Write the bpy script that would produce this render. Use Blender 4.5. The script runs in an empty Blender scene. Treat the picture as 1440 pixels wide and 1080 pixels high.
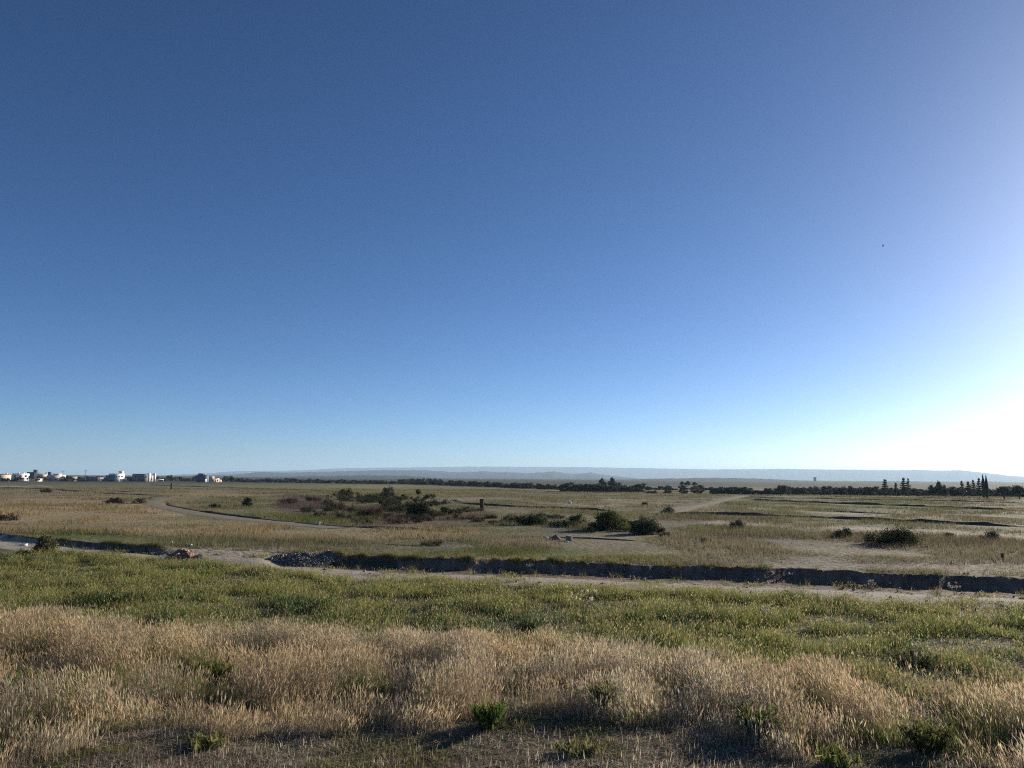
import bpy, math, random
import numpy as np
rng = np.random.default_rng(7); random.seed(7)
R_ = math.radians
scene = bpy.context.scene
COL = scene.collection

# ------------------------------------------------------------------ camera
FPX, EYE, PITCH, ROLL = 1088.0, 3.9, math.atan(132/1088), R_(0.42)
D = 0.43                                     # near ground lies this much below the plain
f = np.array([0, math.cos(PITCH), math.sin(PITCH)])
r0 = np.array([1.0, 0, 0]); u0 = np.array([0, -math.sin(PITCH), math.cos(PITCH)])
rr = math.cos(ROLL)*r0 + math.sin(ROLL)*u0
uu = -math.sin(ROLL)*r0 + math.cos(ROLL)*u0
cd = bpy.data.cameras.new('camera'); cam = bpy.data.objects.new('camera', cd); COL.objects.link(cam)
cd.sensor_width = 36; cd.lens = FPX/1440*36; cd.clip_start = 0.1; cd.clip_end = 120000
from mathutils import Matrix, Vector
m = Matrix.Identity(4)
for i in range(3):
    m[i][0], m[i][1], m[i][2] = rr[i], uu[i], -f[i]
m[2][3] = EYE
cam.matrix_world = m
scene.camera = cam

def ray(px, py): return rr*(px-720)/FPX + uu*(540-py)/FPX + f
def at(px, py, z=0.0):                        # where a sight line meets level z
    d = ray(px, py); t = (z-EYE)/d[2]
    return np.array([d[0]*t, d[1]*t, z])
def at_R(px, R):                              # ground direction of a column, at distance R
    d = ray(px, 672); h = math.hypot(d[0], d[1])
    return np.array([d[0]/h*R, d[1]/h*R, 0.0])
def project(X, Y, Z):
    v = np.stack([X, Y, Z-EYE], -1)
    w = np.maximum(v@f, 1e-3)
    return 720+FPX*(v@rr)/w, 540-FPX*(v@uu)/w

# ------------------------------------------------------------------ noise
def _h(ix, iy, s):
    n = (ix.astype(np.int64)*374761393 + iy.astype(np.int64)*668265263 + s*974711) & 0xFFFFFFFF
    n = ((n ^ (n >> 13))*1274126177) & 0xFFFFFFFF
    n = (n ^ (n >> 16)) & 0xFFFFFFFF
    return n/4294967295.0
def vn(x, y, s=0):
    x = np.asarray(x, float); y = np.asarray(y, float)
    ix = np.floor(x); iy = np.floor(y); fx = x-ix; fy = y-iy
    fx = fx*fx*(3-2*fx); fy = fy*fy*(3-2*fy)
    a, b, c, d = _h(ix, iy, s), _h(ix+1, iy, s), _h(ix, iy+1, s), _h(ix+1, iy+1, s)
    return (a*(1-fx)+b*fx)*(1-fy)+(c*(1-fx)+d*fx)*fy
def fbm(x, y, s=0, o=4):
    t = 0; a = 1; tot = 0
    for k in range(o):
        t = t + a*vn(x*2**k, y*2**k, s+k*17); tot += a; a *= .5
    return t/tot
def sstep(a, b, x): 
    t = np.clip((x-a)/(b-a), 0, 1); return t*t*(3-2*t)

# ------------------------------------------------------------------ terrain height
bank_px = [(-160,724),(-80,738),(0,751),(60,757),(120,763),(180,767),(235,770),(300,773),(395,777),(460,780),(560,785),(640,786),(720,788),
           (800,791),(880,794),(960,797),(1080,801),(1200,805),(1320,810),(1440,815),(1560,821),(1640,826)]
_b = np.array([at(*p) for p in bank_px])
B_th = np.arctan2(_b[:,0], _b[:,1]); B_R = np.hypot(_b[:,0], _b[:,1])
def th_px(px): p = at_R(px, 10); return math.atan2(p[0], p[1])
G0, G1 = th_px(238), th_px(405)
def bankR(th):
    base = np.interp(th, B_th, B_R)
    return base + .7*(vn(th*45, th*0, 5)-.5) + .22*(vn(th*150, th*0, 6)-.5)+ .05*(vn(th*420, th*0, 9)-.5)
def gapf(th): return sstep(G0-.012, G0+.02, th)*(1-sstep(G1-.03, G1+.012, th))
def zfun(X, Y):
    X = np.asarray(X, float); Y = np.asarray(Y, float)
    th = np.arctan2(X, Y); R = np.hypot(X, Y); s = R-bankR(th)
    g = gapf(th); bw = .40+.5*vn(th*38, s*0, 8)+.8*sstep(.55,.95,vn(th*16, s*0, 18))+7*g
    p = np.clip((s+bw)/bw, 0, 1)
    p = p*(1-g)+(p*p*(3-2*p))*g
    z = -D*(1-p)*(1-.38*sstep(-.22,-.45,th))
    lip = np.exp(-((s-.3)/.45)**2)*.11*(1-g)*(vn(th*45, s*0, 31)+.25*vn(th*160, s*.6, 33)-.3)       # spoil along the top edge
    onroad = sstep(-8.6, -7.2, s)*(1-sstep(-.6, 0, s))
    rut = .03*np.exp(-((s+3.0)/.25)**2)+.03*np.exp(-((s+4.8)/.25)**2)
    amp = 1-.8*onroad
    near = (1-sstep(0, 1.5, s))
    z = z+lip + amp*near*(.10*(fbm(X/3.2, Y/3.2, 2, 3)-.5)+.03*(vn(X*1.6, Y*1.6, 3)-.5)) - rut*onroad
    far = sstep(.3, 4, s)
    z = z+far*((.30*(fbm(X/26, Y/26, 11, 3)-.5)+.09*(fbm(X/5, Y/5, 12, 2)-.5))*np.clip(60/np.maximum(R,1),.25,1))
    return z
def zf(x, y): return float(zfun(np.array([x]), np.array([y]))[0])
def G(px, py):                                # ground point under a photo pixel
    z = 0.0
    for _ in range(12):
        p = at(px, py, z); z = .5*z+.5*zf(p[0], p[1])
    p = at(px, py, z); return np.array([p[0], p[1], zf(p[0], p[1])])
def mpp(p): return math.hypot(p[0], p[1])/FPX  # metres per photo pixel at a point

# ------------------------------------------------------------------ ground cover map (soil / vegetation kinds, bank shade painted in, fixed to the ground)
TAN=(.29,.225,.125); TAN2=(.215,.18,.115); OLIVE=(.14,.135,.066); GREEN=(.10,.12,.034); BROWN=(.108,.08,.057); SOIL=(.39,.325,.25)
DARK=(.085,.07,.045); PLUM=(.10,.074,.064); GREY=(.23,.20,.15); LIME=(.17,.17,.05)
PATCH = [ # cx cy rx ry colour strength
 (150,722,330,36,TAN,1),(60,695,160,9,TAN2,.8),(120,684,260,5,OLIVE,.8),(330,690,170,6,TAN2,.6),(430,684,200,4,LIME,.55),
 (520,684,60,3,TAN,.7),(345,712,110,12,OLIVE,.9),(360,728,140,8,GREEN,.75),(430,712,60,12,PLUM,.85),(415,700,60,5,PLUM,.6),(530,718,60,12,BROWN,.9),
 (610,734,140,9,BROWN,.7),(470,730,60,8,GREEN,.6),(620,716,40,8,OLIVE,.6),(745,702,110,8,TAN2,.75),(600,703,70,6,TAN2,.6),
 (660,722,50,8,BROWN,.6),(730,740,120,8,OLIVE,.7),(800,722,90,6,OLIVE,.6),(840,745,110,6,BROWN,.5),(540,750,160,9,TAN,.7),(540,764,160,5,OLIVE,.6),
 (330,752,150,10,TAN,.8),(250,762,120,6,OLIVE,.55),(110,755,150,6,GREEN,.85),(690,775,160,7,GREEN,.8),(850,782,150,7,LIME,.6),(600,768,60,4,GREY,.4),(760,762,110,5,TAN2,.5),
 (1010,766,200,9,TAN2,.7),(1200,776,260,8,TAN2,.7),(1300,796,300,9,GREY,.9),(1050,788,160,6,GREY,.6),(1420,800,160,8,SOIL,.55),
 (1150,712,330,11,OLIVE,.75),(1000,730,120,8,BROWN,.45),(1150,757,200,8,BROWN,.35),(1330,722,220,8,OLIVE,.6),(950,712,60,7,TAN2,.5),
 (870,700,70,5,TAN2,.5),(980,698,140,3,OLIVE,.6),(1250,703,260,5,OLIVE,.6),(795,690,30,2,SOIL,.7),(1390,763,90,8,BROWN,.4),(1230,765,180,6,BROWN,.4),
 (760,700,130,6,OLIVE,.7),(1080,708,120,4,GREEN,.35),(1250,716,150,3,GREEN,.3),(1180,735,260,4,OLIVE,.8),(1020,745,120,4,OLIVE,.7),(1300,742,160,4,OLIVE,.7),(960,726,90,4,GREEN,.35),(700,708,90,3,OLIVE,.6),(150,740,200,5,OLIVE,.35),(90,712,170,4,OLIVE,.35),(260,702,160,4,OLIVE,.5),(560,694,150,3,LIME,.6),(480,688,160,3,LIME,.6),(330,781,90,9,SOIL,.9),(395,774,50,4,SOIL,.5),
]
LINE = [ # photo polyline, half height px, colour, strength
 ([(1010,736),(1100,742),(1180,744),(1330,750),(1460,757)],4.5,SOIL,.95),
 ([(1060,716),(1120,719),(1180,722),(1240,725)],1.6,SOIL,.8),([(1215,719),(1290,723)],1.5,SOIL,.8),
 ([(1205,727),(1280,731)],1.6,SOIL,.8),([(1300,728),(1322,729)],1.2,SOIL,.8),([(1395,727),(1430,729)],1.3,SOIL,.8),([(1425,721),(1445,722)],1.3,SOIL,.8),
 ([(1110,725),(1160,728)],1.3,SOIL,.6),([(1370,706),(1400,708),(1440,712)],2,SOIL,.5),
 ([(640,703),(700,701),(760,707)],2,SOIL,.35),([(10,684),(16,684)],1,SOIL,.8),([(22,684),(30,685)],1,SOIL,.9),([(55,683),(80,686)],.8,SOIL,.6),
 ([(150,709),(200,716),(240,724)],1.6,SOIL,.45),([(855,703),(880,704)],1.2,SOIL,.6),([(950,716),(1010,718)],2.6,SOIL,.5),
 ([(810,754),(860,756)],2,SOIL,.5),([(700,757),(765,757)],1.5,GREY,.5),([(860,711),(840,713),(800,710)],1.5,SOIL,.4),
 ([(430,684),(520,684),(600,688),(660,692)],1.5,LIME,.5),([(360,694),(470,692)],1.3,DARK,.5),([(240,688),(420,689)],.9,DARK,.5),
]
def cover(X, Y, Z):
    u, v = project(X, Y, Z)
    n1 = fbm(X/9, Y/9, 41, 4); n2 = fbm(X/2.2, Y/2.2, 47, 3)
    base = np.array(OLIVE)*(1-n1[:,None])+np.array(TAN2)*n1[:,None]
    dn = np.clip(np.hypot(X, Y)/120, .3, 8)
    w1 = (fbm(X/(7*dn), Y/(7*dn), 51, 4)-.5); w2 = (fbm(X/(7*dn), Y/(7*dn), 61, 4)-.5)
    front = v > 640
    for cx, cy, rx, ry, c, st in PATCH:
        d = np.hypot((u-cx)/rx+.9*w1, (v-cy)/ry+1.1*w2)
        k = (st*(1-sstep(.6, 1.15, d))*front)[:,None]
        base = base*(1-k)+np.array(c)*k
    soil = np.zeros(len(u))
    for pl, hh, c, st in LINE:
        xs = [p[0] for p in pl]; ys = [p[1] for p in pl]
        yy = np.interp(u, xs, ys)
        if xs[0] > xs[-1]: yy = np.interp(u, xs[::-1], ys[::-1])
        d = np.abs(v-yy)/hh + np.maximum(0, (min(xs)-u)/25)+np.maximum(0, (u-max(xs))/25)
        k = st*(1-sstep(.5, 1.3, d+1.6*w1))*(.35+.65*sstep(.35,.55,n2))*front
        if c is SOIL: soil = np.maximum(soil, k)
        base = base*(1-k[:,None])+np.array(c)*k[:,None]
    th = np.arctan2(X, Y); s = np.hypot(X, Y)-bankR(th)
    face = (sstep(-3.0, -1.9, s+1.0*(n2-.5)+1.3*sstep(-.25,-.5,th))*(1-sstep(.0, .25, s))*(1-.9*gapf(th)))[:,None]  # mask for painted shade: bank face and the road strip at its foot
    nearg = (1-sstep(-6.8, -4.6, s+2.4*(n1-.5)))[:,None]
    base = base*(1-nearg)+np.array((.095,.085,.05))*nearg
    road = (sstep(-6.4, -4.6, s+2.4*(n1-.5))*(1-sstep(-.5, -.1, s)))
    base = base*(1-.9*road[:,None])+np.array(SOIL)*.9*road[:,None]
    base = base*(1-face)+np.array((.16,.108,.078))*face*(.35+.8*vn(th*330, s*1.2, 77)+.5*vn(th*90, s*2.5, 78))[:,None]  # dark brown deepens the shade there; mottling is random
    soil = np.maximum(soil, road)
    for cx, cy, rx, ry in ((330,781,90,9),(1420,803,120,8),(1300,797,220,5)):
        soil = np.maximum(soil, (1-sstep(.6,1.1,np.hypot((u-cx)/rx+.9*w1,(v-cy)/ry+1.1*w2)))*.8*front)
    R_f = np.hypot(X, Y); fk = (sstep(300, 520, R_f)*.85)[:,None]; base = base*(1-fk)+np.array((.045,.05,.040))*fk
    base = base*(.78+.44*n2[:,None])
    return base, soil

# ------------------------------------------------------------------ mesh and material helpers
def mk_mesh(name, V, T, col=None):
    V = np.asarray(V, np.float32); T = np.asarray(T, np.int32)
    me = bpy.data.meshes.new(name)
    me.vertices.add(len(V)); me.vertices.foreach_set('co', V.ravel())
    k = T.shape[1]
    me.loops.add(T.size); me.loops.foreach_set('vertex_index', T.ravel())
    me.polygons.add(len(T)); me.polygons.foreach_set('loop_start', np.arange(0, T.size, k, dtype=np.int32))
    if col is not None:
        a = me.attributes.new('col', 'FLOAT_COLOR', 'POINT')
        c = np.ones((len(V), 4), np.float32); c[:,:3] = col; a.data.foreach_set('color', c.ravel())
    me.update(calc_edges=True); me.validate()
    return me
def link(name, me, mat, parent=None, loc=None, smooth=False):
    me.materials.clear(); me.materials.append(mat)
    if smooth: me.polygons.foreach_set('use_smooth', np.ones(len(me.polygons), bool))
    o = bpy.data.objects.new(name, me); COL.objects.link(o)
    if parent: o.parent = parent
    if loc is not None: o.location = loc
    return o
def thing(name, label, cat, loc=(0,0,0), rz=0, group=None):
    o = bpy.data.objects.new(name, None); COL.objects.link(o)
    o.location = [float(c) for c in loc]; o.rotation_euler = (0,0,rz); o.empty_display_size = .2
    o['label'] = label; o['category'] = cat
    if group: o['group'] = group
    return o
def tag(o, label, cat, group=None):
    o['label'] = label; o['category'] = cat
    if group: o['group'] = group
    return o
def struct(o): o['kind'] = 'structure'; return o

def new_mat(name):
    mt = bpy.data.materials.new(name); mt.use_nodes = True
    nt = mt.node_tree; nt.nodes.clear()
    out = nt.nodes.new('ShaderNodeOutputMaterial'); return mt, nt, out
def nd(nt, t, **kw):
    n = nt.nodes.new(t)
    for k, v in kw.items(): setattr(n, k, v)
    return n
def leaf_mat(name, transl=.35, rough=.6, vary=.25, gloss=.0):
    mt, nt, out = new_mat(name); L = nt.links.new
    a = nd(nt, 'ShaderNodeAttribute', attribute_name='col')
    oi = nd(nt, 'ShaderNodeObjectInfo')
    mr = nd(nt, 'ShaderNodeMapRange'); mr.inputs[3].default_value = 1-vary; mr.inputs[4].default_value = 1+vary
    L(oi.outputs['Random'], mr.inputs[0])
    mul = nd(nt, 'ShaderNodeVectorMath', operation='SCALE'); L(a.outputs['Color'], mul.inputs[0]); L(mr.outputs[0], mul.inputs['Scale'])
    d = nd(nt, 'ShaderNodeBsdfDiffuse'); t = nd(nt, 'ShaderNodeBsdfTranslucent'); mx = nd(nt, 'ShaderNodeMixShader')
    L(mul.outputs[0], d.inputs[0]); L(mul.outputs[0], t.inputs[0]); mx.inputs[0].default_value = transl
    L(d.outputs[0], mx.inputs[1]); L(t.outputs[0], mx.inputs[2])
    fin = mx.outputs[0]
    if gloss:
        g = nd(nt, 'ShaderNodeBsdfGlossy'); g.inputs['Roughness'].default_value = .45; g.inputs[0].default_value = (1,1,1,1)
        m2 = nd(nt, 'ShaderNodeMixShader'); m2.inputs[0].default_value = gloss
        L(fin, m2.inputs[1]); L(g.outputs[0], m2.inputs[2]); fin = m2.outputs[0]
    L(fin, out.inputs[0]); return mt
def rough_mat(name, rgb=None, scale=6.0, amt=.35, bump=.3, rough=.9, attr=False, bscale=None, dist=.05):
    mt, nt, out = new_mat(name); L = nt.links.new
    p = nd(nt, 'ShaderNodeBsdfPrincipled'); p.inputs['Roughness'].default_value = rough; p.inputs['Specular IOR Level'].default_value = .15
    tc = nd(nt, 'ShaderNodeTexCoord')
    n = nd(nt, 'ShaderNodeTexNoise'); n.inputs['Scale'].default_value = scale; n.inputs['Detail'].default_value = 8; n.inputs['Roughness'].default_value = .65
    L(tc.outputs['Object'], n.inputs['Vector'])
    mr = nd(nt, 'ShaderNodeMapRange'); mr.inputs[1].default_value = .25; mr.inputs[2].default_value = .75
    mr.inputs[3].default_value = 1-amt; mr.inputs[4].default_value = 1+amt
    L(n.outputs[0], mr.inputs[0])
    sc = nd(nt, 'ShaderNodeVectorMath', operation='SCALE')
    if attr:
        a = nd(nt, 'ShaderNodeAttribute', attribute_name='col'); L(a.outputs['Color'], sc.inputs[0])
    else: sc.inputs[0].default_value = rgb
    L(mr.outputs[0], sc.inputs['Scale']); L(sc.outputs[0], p.inputs['Base Color'])
    if bump:
        n2 = nd(nt, 'ShaderNodeTexNoise'); n2.inputs['Scale'].default_value = bscale or scale*2; n2.inputs['Detail'].default_value = 6
        L(tc.outputs['Object'], n2.inputs['Vector'])
        b = nd(nt, 'ShaderNodeBump'); b.inputs['Strength'].default_value = bump; b.inputs['Distance'].default_value = dist
        L(n2.outputs[0], b.inputs['Height']); L(b.outputs[0], p.inputs['Normal'])
    L(p.outputs[0], out.inputs[0]); return mt

M_ground = rough_mat('ground_soil', attr=True, scale=1.7, amt=.38, bump=.9, bscale=3.0, dist=.12)
M_hill = rough_mat('hillside_scrub', attr=True, scale=.02, amt=.35, bump=0)
M_grass = leaf_mat('grass', .45, vary=0)
M_leaf = leaf_mat('foliage', .22, vary=.18)
M_bark = rough_mat('bark', (.10,.075,.055), scale=12, amt=.4, bump=.4)
M_wood = rough_mat('weathered_wood', (.13,.065,.035), scale=9, amt=.4, bump=.3)
M_soil = rough_mat('dug_earth', (.20,.155,.12), scale=5, amt=.4, bump=.8)
M_white = rough_mat('white_render', (.80,.79,.76), scale=.6, amt=.08, bump=.05)
M_cream = rough_mat('cream_render', (.62,.55,.45), scale=.6, amt=.12, bump=.05)
M_peach = rough_mat('peach_render', (.58,.47,.39), scale=.6, amt=.12, bump=.05)
M_slate = rough_mat('slate_grey_render', (.16,.17,.20), scale=.6, amt=.15, bump=.05)
M_block = rough_mat('grey_block', (.26,.25,.25), scale=1.2, amt=.2, bump=.1)
M_terra = rough_mat('terracotta', (.42,.22,.14), scale=1.5, amt=.2, bump=.1)
M_glass = rough_mat('dark_window', (.03,.035,.045), scale=1, amt=.1, bump=0, rough=.15)
M_black = rough_mat('black_plastic', (.03,.03,.032), scale=2, amt=.1, bump=0, rough=.5)
M_plastic = rough_mat('white_plastic', (.78,.78,.76), scale=4, amt=.1, bump=.2, rough=.5)
M_brick = rough_mat('red_brick', (.30,.15,.105), scale=8, amt=.35, bump=.4)
M_stone = rough_mat('gravel', attr=True, scale=6, amt=.3, bump=.3)
M_conc = rough_mat('concrete', (.19,.17,.155), scale=3, amt=.25, bump=.3)
M_bird = rough_mat('dark_feathers', (.03,.028,.027), scale=20, amt=.2, bump=0)

# ------------------------------------------------------------------ ground sheet
ths = np.concatenate([np.arange(-180, -46, 2.0), np.arange(-46, 46.01, .1), np.arange(48, 180, 2.0)])*math.pi/180
Rb = bankR(ths)
rows = []
for t in np.linspace(0, 1, 66): rows.append(.4+(Rb-4.4-.4)*t**.8)
for s in np.arange(-4.2, -1.25, .2): rows.append(Rb+s)
for s in np.arange(-1.2, .75, .1): rows.append(Rb+s)
k = Rb+.8
nfar = 180
for i in range(1, nfar+1): rows.append(k*(1600/k)**(i/nfar))
for i in range(1, 22): rows.append(np.full_like(Rb, 1600*(16000/1600)**(i/21)))
Rg = np.array(rows); nr, nc = Rg.shape
Xg = Rg*np.sin(ths); Yg = Rg*np.cos(ths)
Zg = zfun(Xg.ravel(), Yg.ravel())
Vg = np.stack([Xg.ravel(), Yg.ravel(), Zg], -1)
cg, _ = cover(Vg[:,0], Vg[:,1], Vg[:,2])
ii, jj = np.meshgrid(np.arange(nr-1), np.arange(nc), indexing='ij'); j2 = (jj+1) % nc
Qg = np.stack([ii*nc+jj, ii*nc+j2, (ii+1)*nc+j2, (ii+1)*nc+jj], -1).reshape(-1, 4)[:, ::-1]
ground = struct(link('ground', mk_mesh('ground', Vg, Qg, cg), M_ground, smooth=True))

# ------------------------------------------------------------------ roads: sheets laid on the ground
def resample(P, step):
    P = np.asarray(P, float); d = np.r_[0, np.cumsum(np.hypot(*np.diff(P[:,:2], axis=0).T))]
    n = max(2, int(d[-1]/step)); s = np.linspace(0, d[-1], n)
    x = np.interp(s, d, P[:,0]); y = np.interp(s, d, P[:,1])
    ker = np.array([1,2,3,2,1])/9.0
    for _ in range(4):
        if n > 8:
            x[2:-2] = np.convolve(x, ker, 'valid'); y[2:-2] = np.convolve(y, ker, 'valid')
    return np.stack([x, y], -1)
def frame(P):
    t = np.gradient(P, axis=0); t /= np.linalg.norm(t, axis=1)[:,None]+1e-9
    return t, np.stack([-t[:,1], t[:,0]], -1)
M_road = rough_mat('road_dirt', (.36,.31,.245), scale=2.5, amt=.28, bump=.6, bscale=6)
M_track = rough_mat('track_dirt', (.215,.182,.127), scale=1.6, amt=.4, bump=.6, bscale=6)
def road(name, P, w, seed, lift=.035, step=.5, mat=None):
    P = resample(P, step); t, nrm = frame(P); n = len(P)
    us = np.linspace(-1, 1, 9); V = []
    for u in us:
        ww = w/2*(1+(.7 if mat else .22)*(vn(np.arange(n)*step/2.2, np.full(n, float(seed+(u>0))), seed)-.5))
        V.append(P+nrm*(u*ww)[:,None])
    V = np.array(V); Z = zfun(V[...,0].ravel(), V[...,1].ravel()).reshape(V.shape[:2])
    e = np.abs(us)[:,None]
    Z = Z+lift*np.where(e>.95, .1, 1.0)
    V = np.concatenate([V, Z[...,None]], -1).reshape(-1, 3)
    a, b = np.meshgrid(np.arange(8), np.arange(n-1), indexing='ij')
    T = np.stack([a*n+b, a*n+b+1, (a+1)*n+b+1, (a+1)*n+b], -1).reshape(-1, 4)[:, ::-1]
    return struct(link(name, mk_mesh(name, V, T), mat or M_road, smooth=True))
tt = np.linspace(th_px(-140), th_px(1600), 120)
rb = np.interp(tt, B_th, B_R)-4.2
road('graded_dirt_road', np.stack([rb*np.sin(tt), rb*np.cos(tt)], -1), 3.0, 3)
T1 = [(205,703),(212,706),(216,710),(240,716),(275,722),(320,727.5),(370,733),(420,738.5),(475,743)]
T1w = [G(*p)[:2] for p in [(285,698.5),(255,699.5),(232,701)]+T1[1:]]
road('dirt_track', T1w, 2.2, 5, mat=M_track)
road('field_track', [G(*p)[:2] for p in [(935,722),(985,711),(1015,704),(1045,697.5)]], 1.7, 8, mat=M_track)

# ------------------------------------------------------------------ low earth banks along the tracks
def bank(P, h, w, seed, broken=.35):
    P = resample([G(*p)[:2] for p in P], .6); t, nrm = frame(P); n = len(P)
    prof = [(-1,0,-.06),(-.55,.55,0),(-.25,.95,0),(.15,1.0,0),(.6,.5,0),(1.15,0,-.06)]
    V = []; C = []; w = w*.72
    st = np.arange(n)*.6
    hh = .48*h*(.65+.6*vn(st/2.5, st*0, seed))*(1-broken*sstep(.55,.7,vn(st/14, st*0, seed+3)))
    hh *= np.clip(np.minimum(st, st[-1]-st)/4, 0, 1)
    for u, k, dz in prof:
        jit = (vn(st*1.3, st*0+u*9, seed+1)-.5)*.5
        q = P+nrm*((u+jit*.5)*w/2)[:,None]
        z = zfun(q[:,0], q[:,1])+hh*k*(1+jit)+dz
        V.append(np.c_[q, z])
        c = np.array((.055,.045,.033))[None]*(.7+.6*vn(st*.8, st*0+u*5, seed+5))[:,None]
        gk = (.35*vn(st/5, st*0+u*3, seed+8))[:,None]; C.append(c*(1-gk)+np.array(OLIVE)*gk)
    V = np.array(V).reshape(-1, 3); C = np.array(C).reshape(-1, 3)
    m_ = len(prof); a, b = np.meshgrid(np.arange(m_-1), np.arange(n-1), indexing='ij')
    T = np.stack([a*n+b, a*n+b+1, (a+1)*n+b+1, (a+1)*n+b], -1).reshape(-1, 4)[:, ::-1]
    return struct(link('earth_bank', mk_mesh('earth_bank', V, T, C), M_ground, smooth=True))
bank([(236,706),(240,711),(270,717),(310,722.5),(350,727.5),(400,733),(450,738),(520,742),(600,746),(655,749)], .30, 1.6, 11, .6)
bank([(640,703),(645,706),(660,709),(700,711.5),(760,714),(830,717),(870,719)], .5, 2.0, 12, .1)
bank([(925,722),(1000,723.5),(1060,725),(1150,728),(1240,732),(1330,736.5),(1460,742)], .55, 2.2, 13, .15)
bank([(1050,703),(1120,706),(1200,709),(1300,712.5),(1450,719)], .6, 2.6, 14, .3)
bank([(1040,699),(1180,702),(1300,704),(1460,708)], .5, 3, 15, .4)
bank([(1130,717),(1200,721),(1290,724.5)], .35, 2, 16, .4)
bank([(700,753),(770,755.5),(840,758),(910,761),(965,764)], .16, .7, 17, .9)
bank([(148,705),(165,707),(190,706),(215,702),(235,699)], .7, 2.6, 18, .2)
bank([(0,685),(80,689),(150,694),(240,698)], .5, 3, 19, .5)
bank([(90,689),(150,691),(190,692)], .4, 3, 20, .5)
bank([(210,682),(320,686),(420,689),(470,691)], .45, 4, 21, .4)
bank([(620,690),(700,689),(760,692)], .4, 3, 22, .5)
bank([(905,719),(945,713),(985,705),(1005,701)], .4, 2, 24, .4)
bank([(440,780),(480,784),(520,787),(560,789)], .38, 1.6, 25, .1)
bank([(520,764),(570,767),(620,768)], .16, 1.0, 26, .3)
bank([(1310,724),(1380,727),(1460,731)], .3, 2.2, 27, .3)

# ------------------------------------------------------------------ grass blades
class Buf:
    def __init__(s): s.V=[]; s.T=[]; s.C=[]; s.n=0
    def add(s, V, T, C):
        s.V.append(V.reshape(-1,3)); s.T.append(T.reshape(-1,3)+s.n); s.C.append(C.reshape(-1,3)); s.n += V.reshape(-1,3).shape[0]
    def mesh(s, name): return mk_mesh(name, np.concatenate(s.V), np.concatenate(s.T), np.concatenate(s.C))
def blades(buf, P, h, w, laz, lean, col, tipcol=None, levels=2):
    """curved tapered blades; lean = sideways travel of the tip as a share of height"""
    n = len(P); fa = rng.uniform(0, math.pi, n)
    side = np.stack([np.cos(fa), np.sin(fa), np.zeros(n)], -1)
    ld = np.stack([np.cos(laz), np.sin(laz), np.zeros(n)], -1)
    ts = [0, .5, 1] if levels == 2 else [0, .35, .7, 1]
    rows = []; cols = []
    for i, t in enumerate(ts):
        c = P+ld*(h*lean*t*t)[:,None]; c = c+np.array([0,0,1])*(h*(t-.25*lean*t*t*t))[:,None]
        ww = w*(1-t)**.6*(.75+.5*(t<.5))
        cc = col if tipcol is None else col*(1-t)+tipcol*t
        if i < len(ts)-1:
            rows += [c-side*ww[:,None]/2, c+side*ww[:,None]/2]; cols += [cc, cc]
        else:
            rows.append(c); cols.append(cc)
    V = np.stack(rows, 1); C = np.stack(cols, 1); k = V.shape[1]
    tri = []
    for i in range(0, k-3, 2): tri += [[i, i+1, i+3], [i, i+3, i+2]]
    tri.append([k-3, k-2, k-1])
    T = np.arange(n)[:,None,None]*k+np.array(tri)[None]
    buf.add(V, T, C)
    return rows[-1]
def heads(buf, P, ln, w, laz, lean, col):
    n = len(P); d = np.stack([np.cos(laz)*lean, np.sin(laz)*lean, np.ones(n)], -1); d /= np.linalg.norm(d, axis=1)[:,None]
    fa = rng.uniform(0, math.pi, n)
    Vs = []
    for k in range(2):
        a = fa+k*math.pi/2; sd = np.stack([np.cos(a), np.sin(a), np.zeros(n)], -1)*(w/2)[:,None]
        mid = P+d*(ln*.42)[:,None]
        Vs += [P, mid-sd, P+d*ln[:,None], mid+sd]
    V = np.stack(Vs, 1); T = np.arange(n)[:,None,None]*8+np.array([[0,1,2],[0,2,3],[4,5,6],[4,6,7]])[None]
    C = np.repeat(col[:,None,:], 8, 1); buf.add(V, T, C)
def scatter(n, Ra, Rb_, half=41):
    th = rng.uniform(-half, half, n)*math.pi/180
    R = np.sqrt(rng.uniform(Ra*Ra, Rb_*Rb_, n)); return R*np.sin(th), R*np.cos(th), th, R
def jitcol(base, n, v=.25, hue=.08):
    c = np.tile(np.asarray(base, float), (n,1)) if np.ndim(base) == 1 else base
    return np.clip(c*(1+rng.normal(0, v, (len(c),1)).clip(-.7,.9))*(1+rng.normal(0, hue, (len(c),3))), .008, .8)

def P3(X, Y): return np.stack([X, Y, zfun(X, Y)-.01], -1)
XB = [-300,0,250,480,720,960,1200,1440,1750]
def dry_edge(X, Y):           # far limit of the tall dry grass
    u, _ = project(X, Y, np.full_like(X, -D)); return np.interp(u, XB, [26.8,25.6,23.6,21.4,20.4,19.9,19.2,18.6,18.3])+2.4*(fbm(X/2.6, Y/2.6, 71, 3)-.5)
def front_edge(X, Y):         # near limit
    u, _ = project(X, Y, np.full_like(X, -D)); return np.interp(u, XB, [13.6,13.6,14.2,14.5,14.8,14.6,14.0,13.6,13.6])+3.0*(fbm(X/1.5, Y/1.5, 73, 3)-.5)

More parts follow.
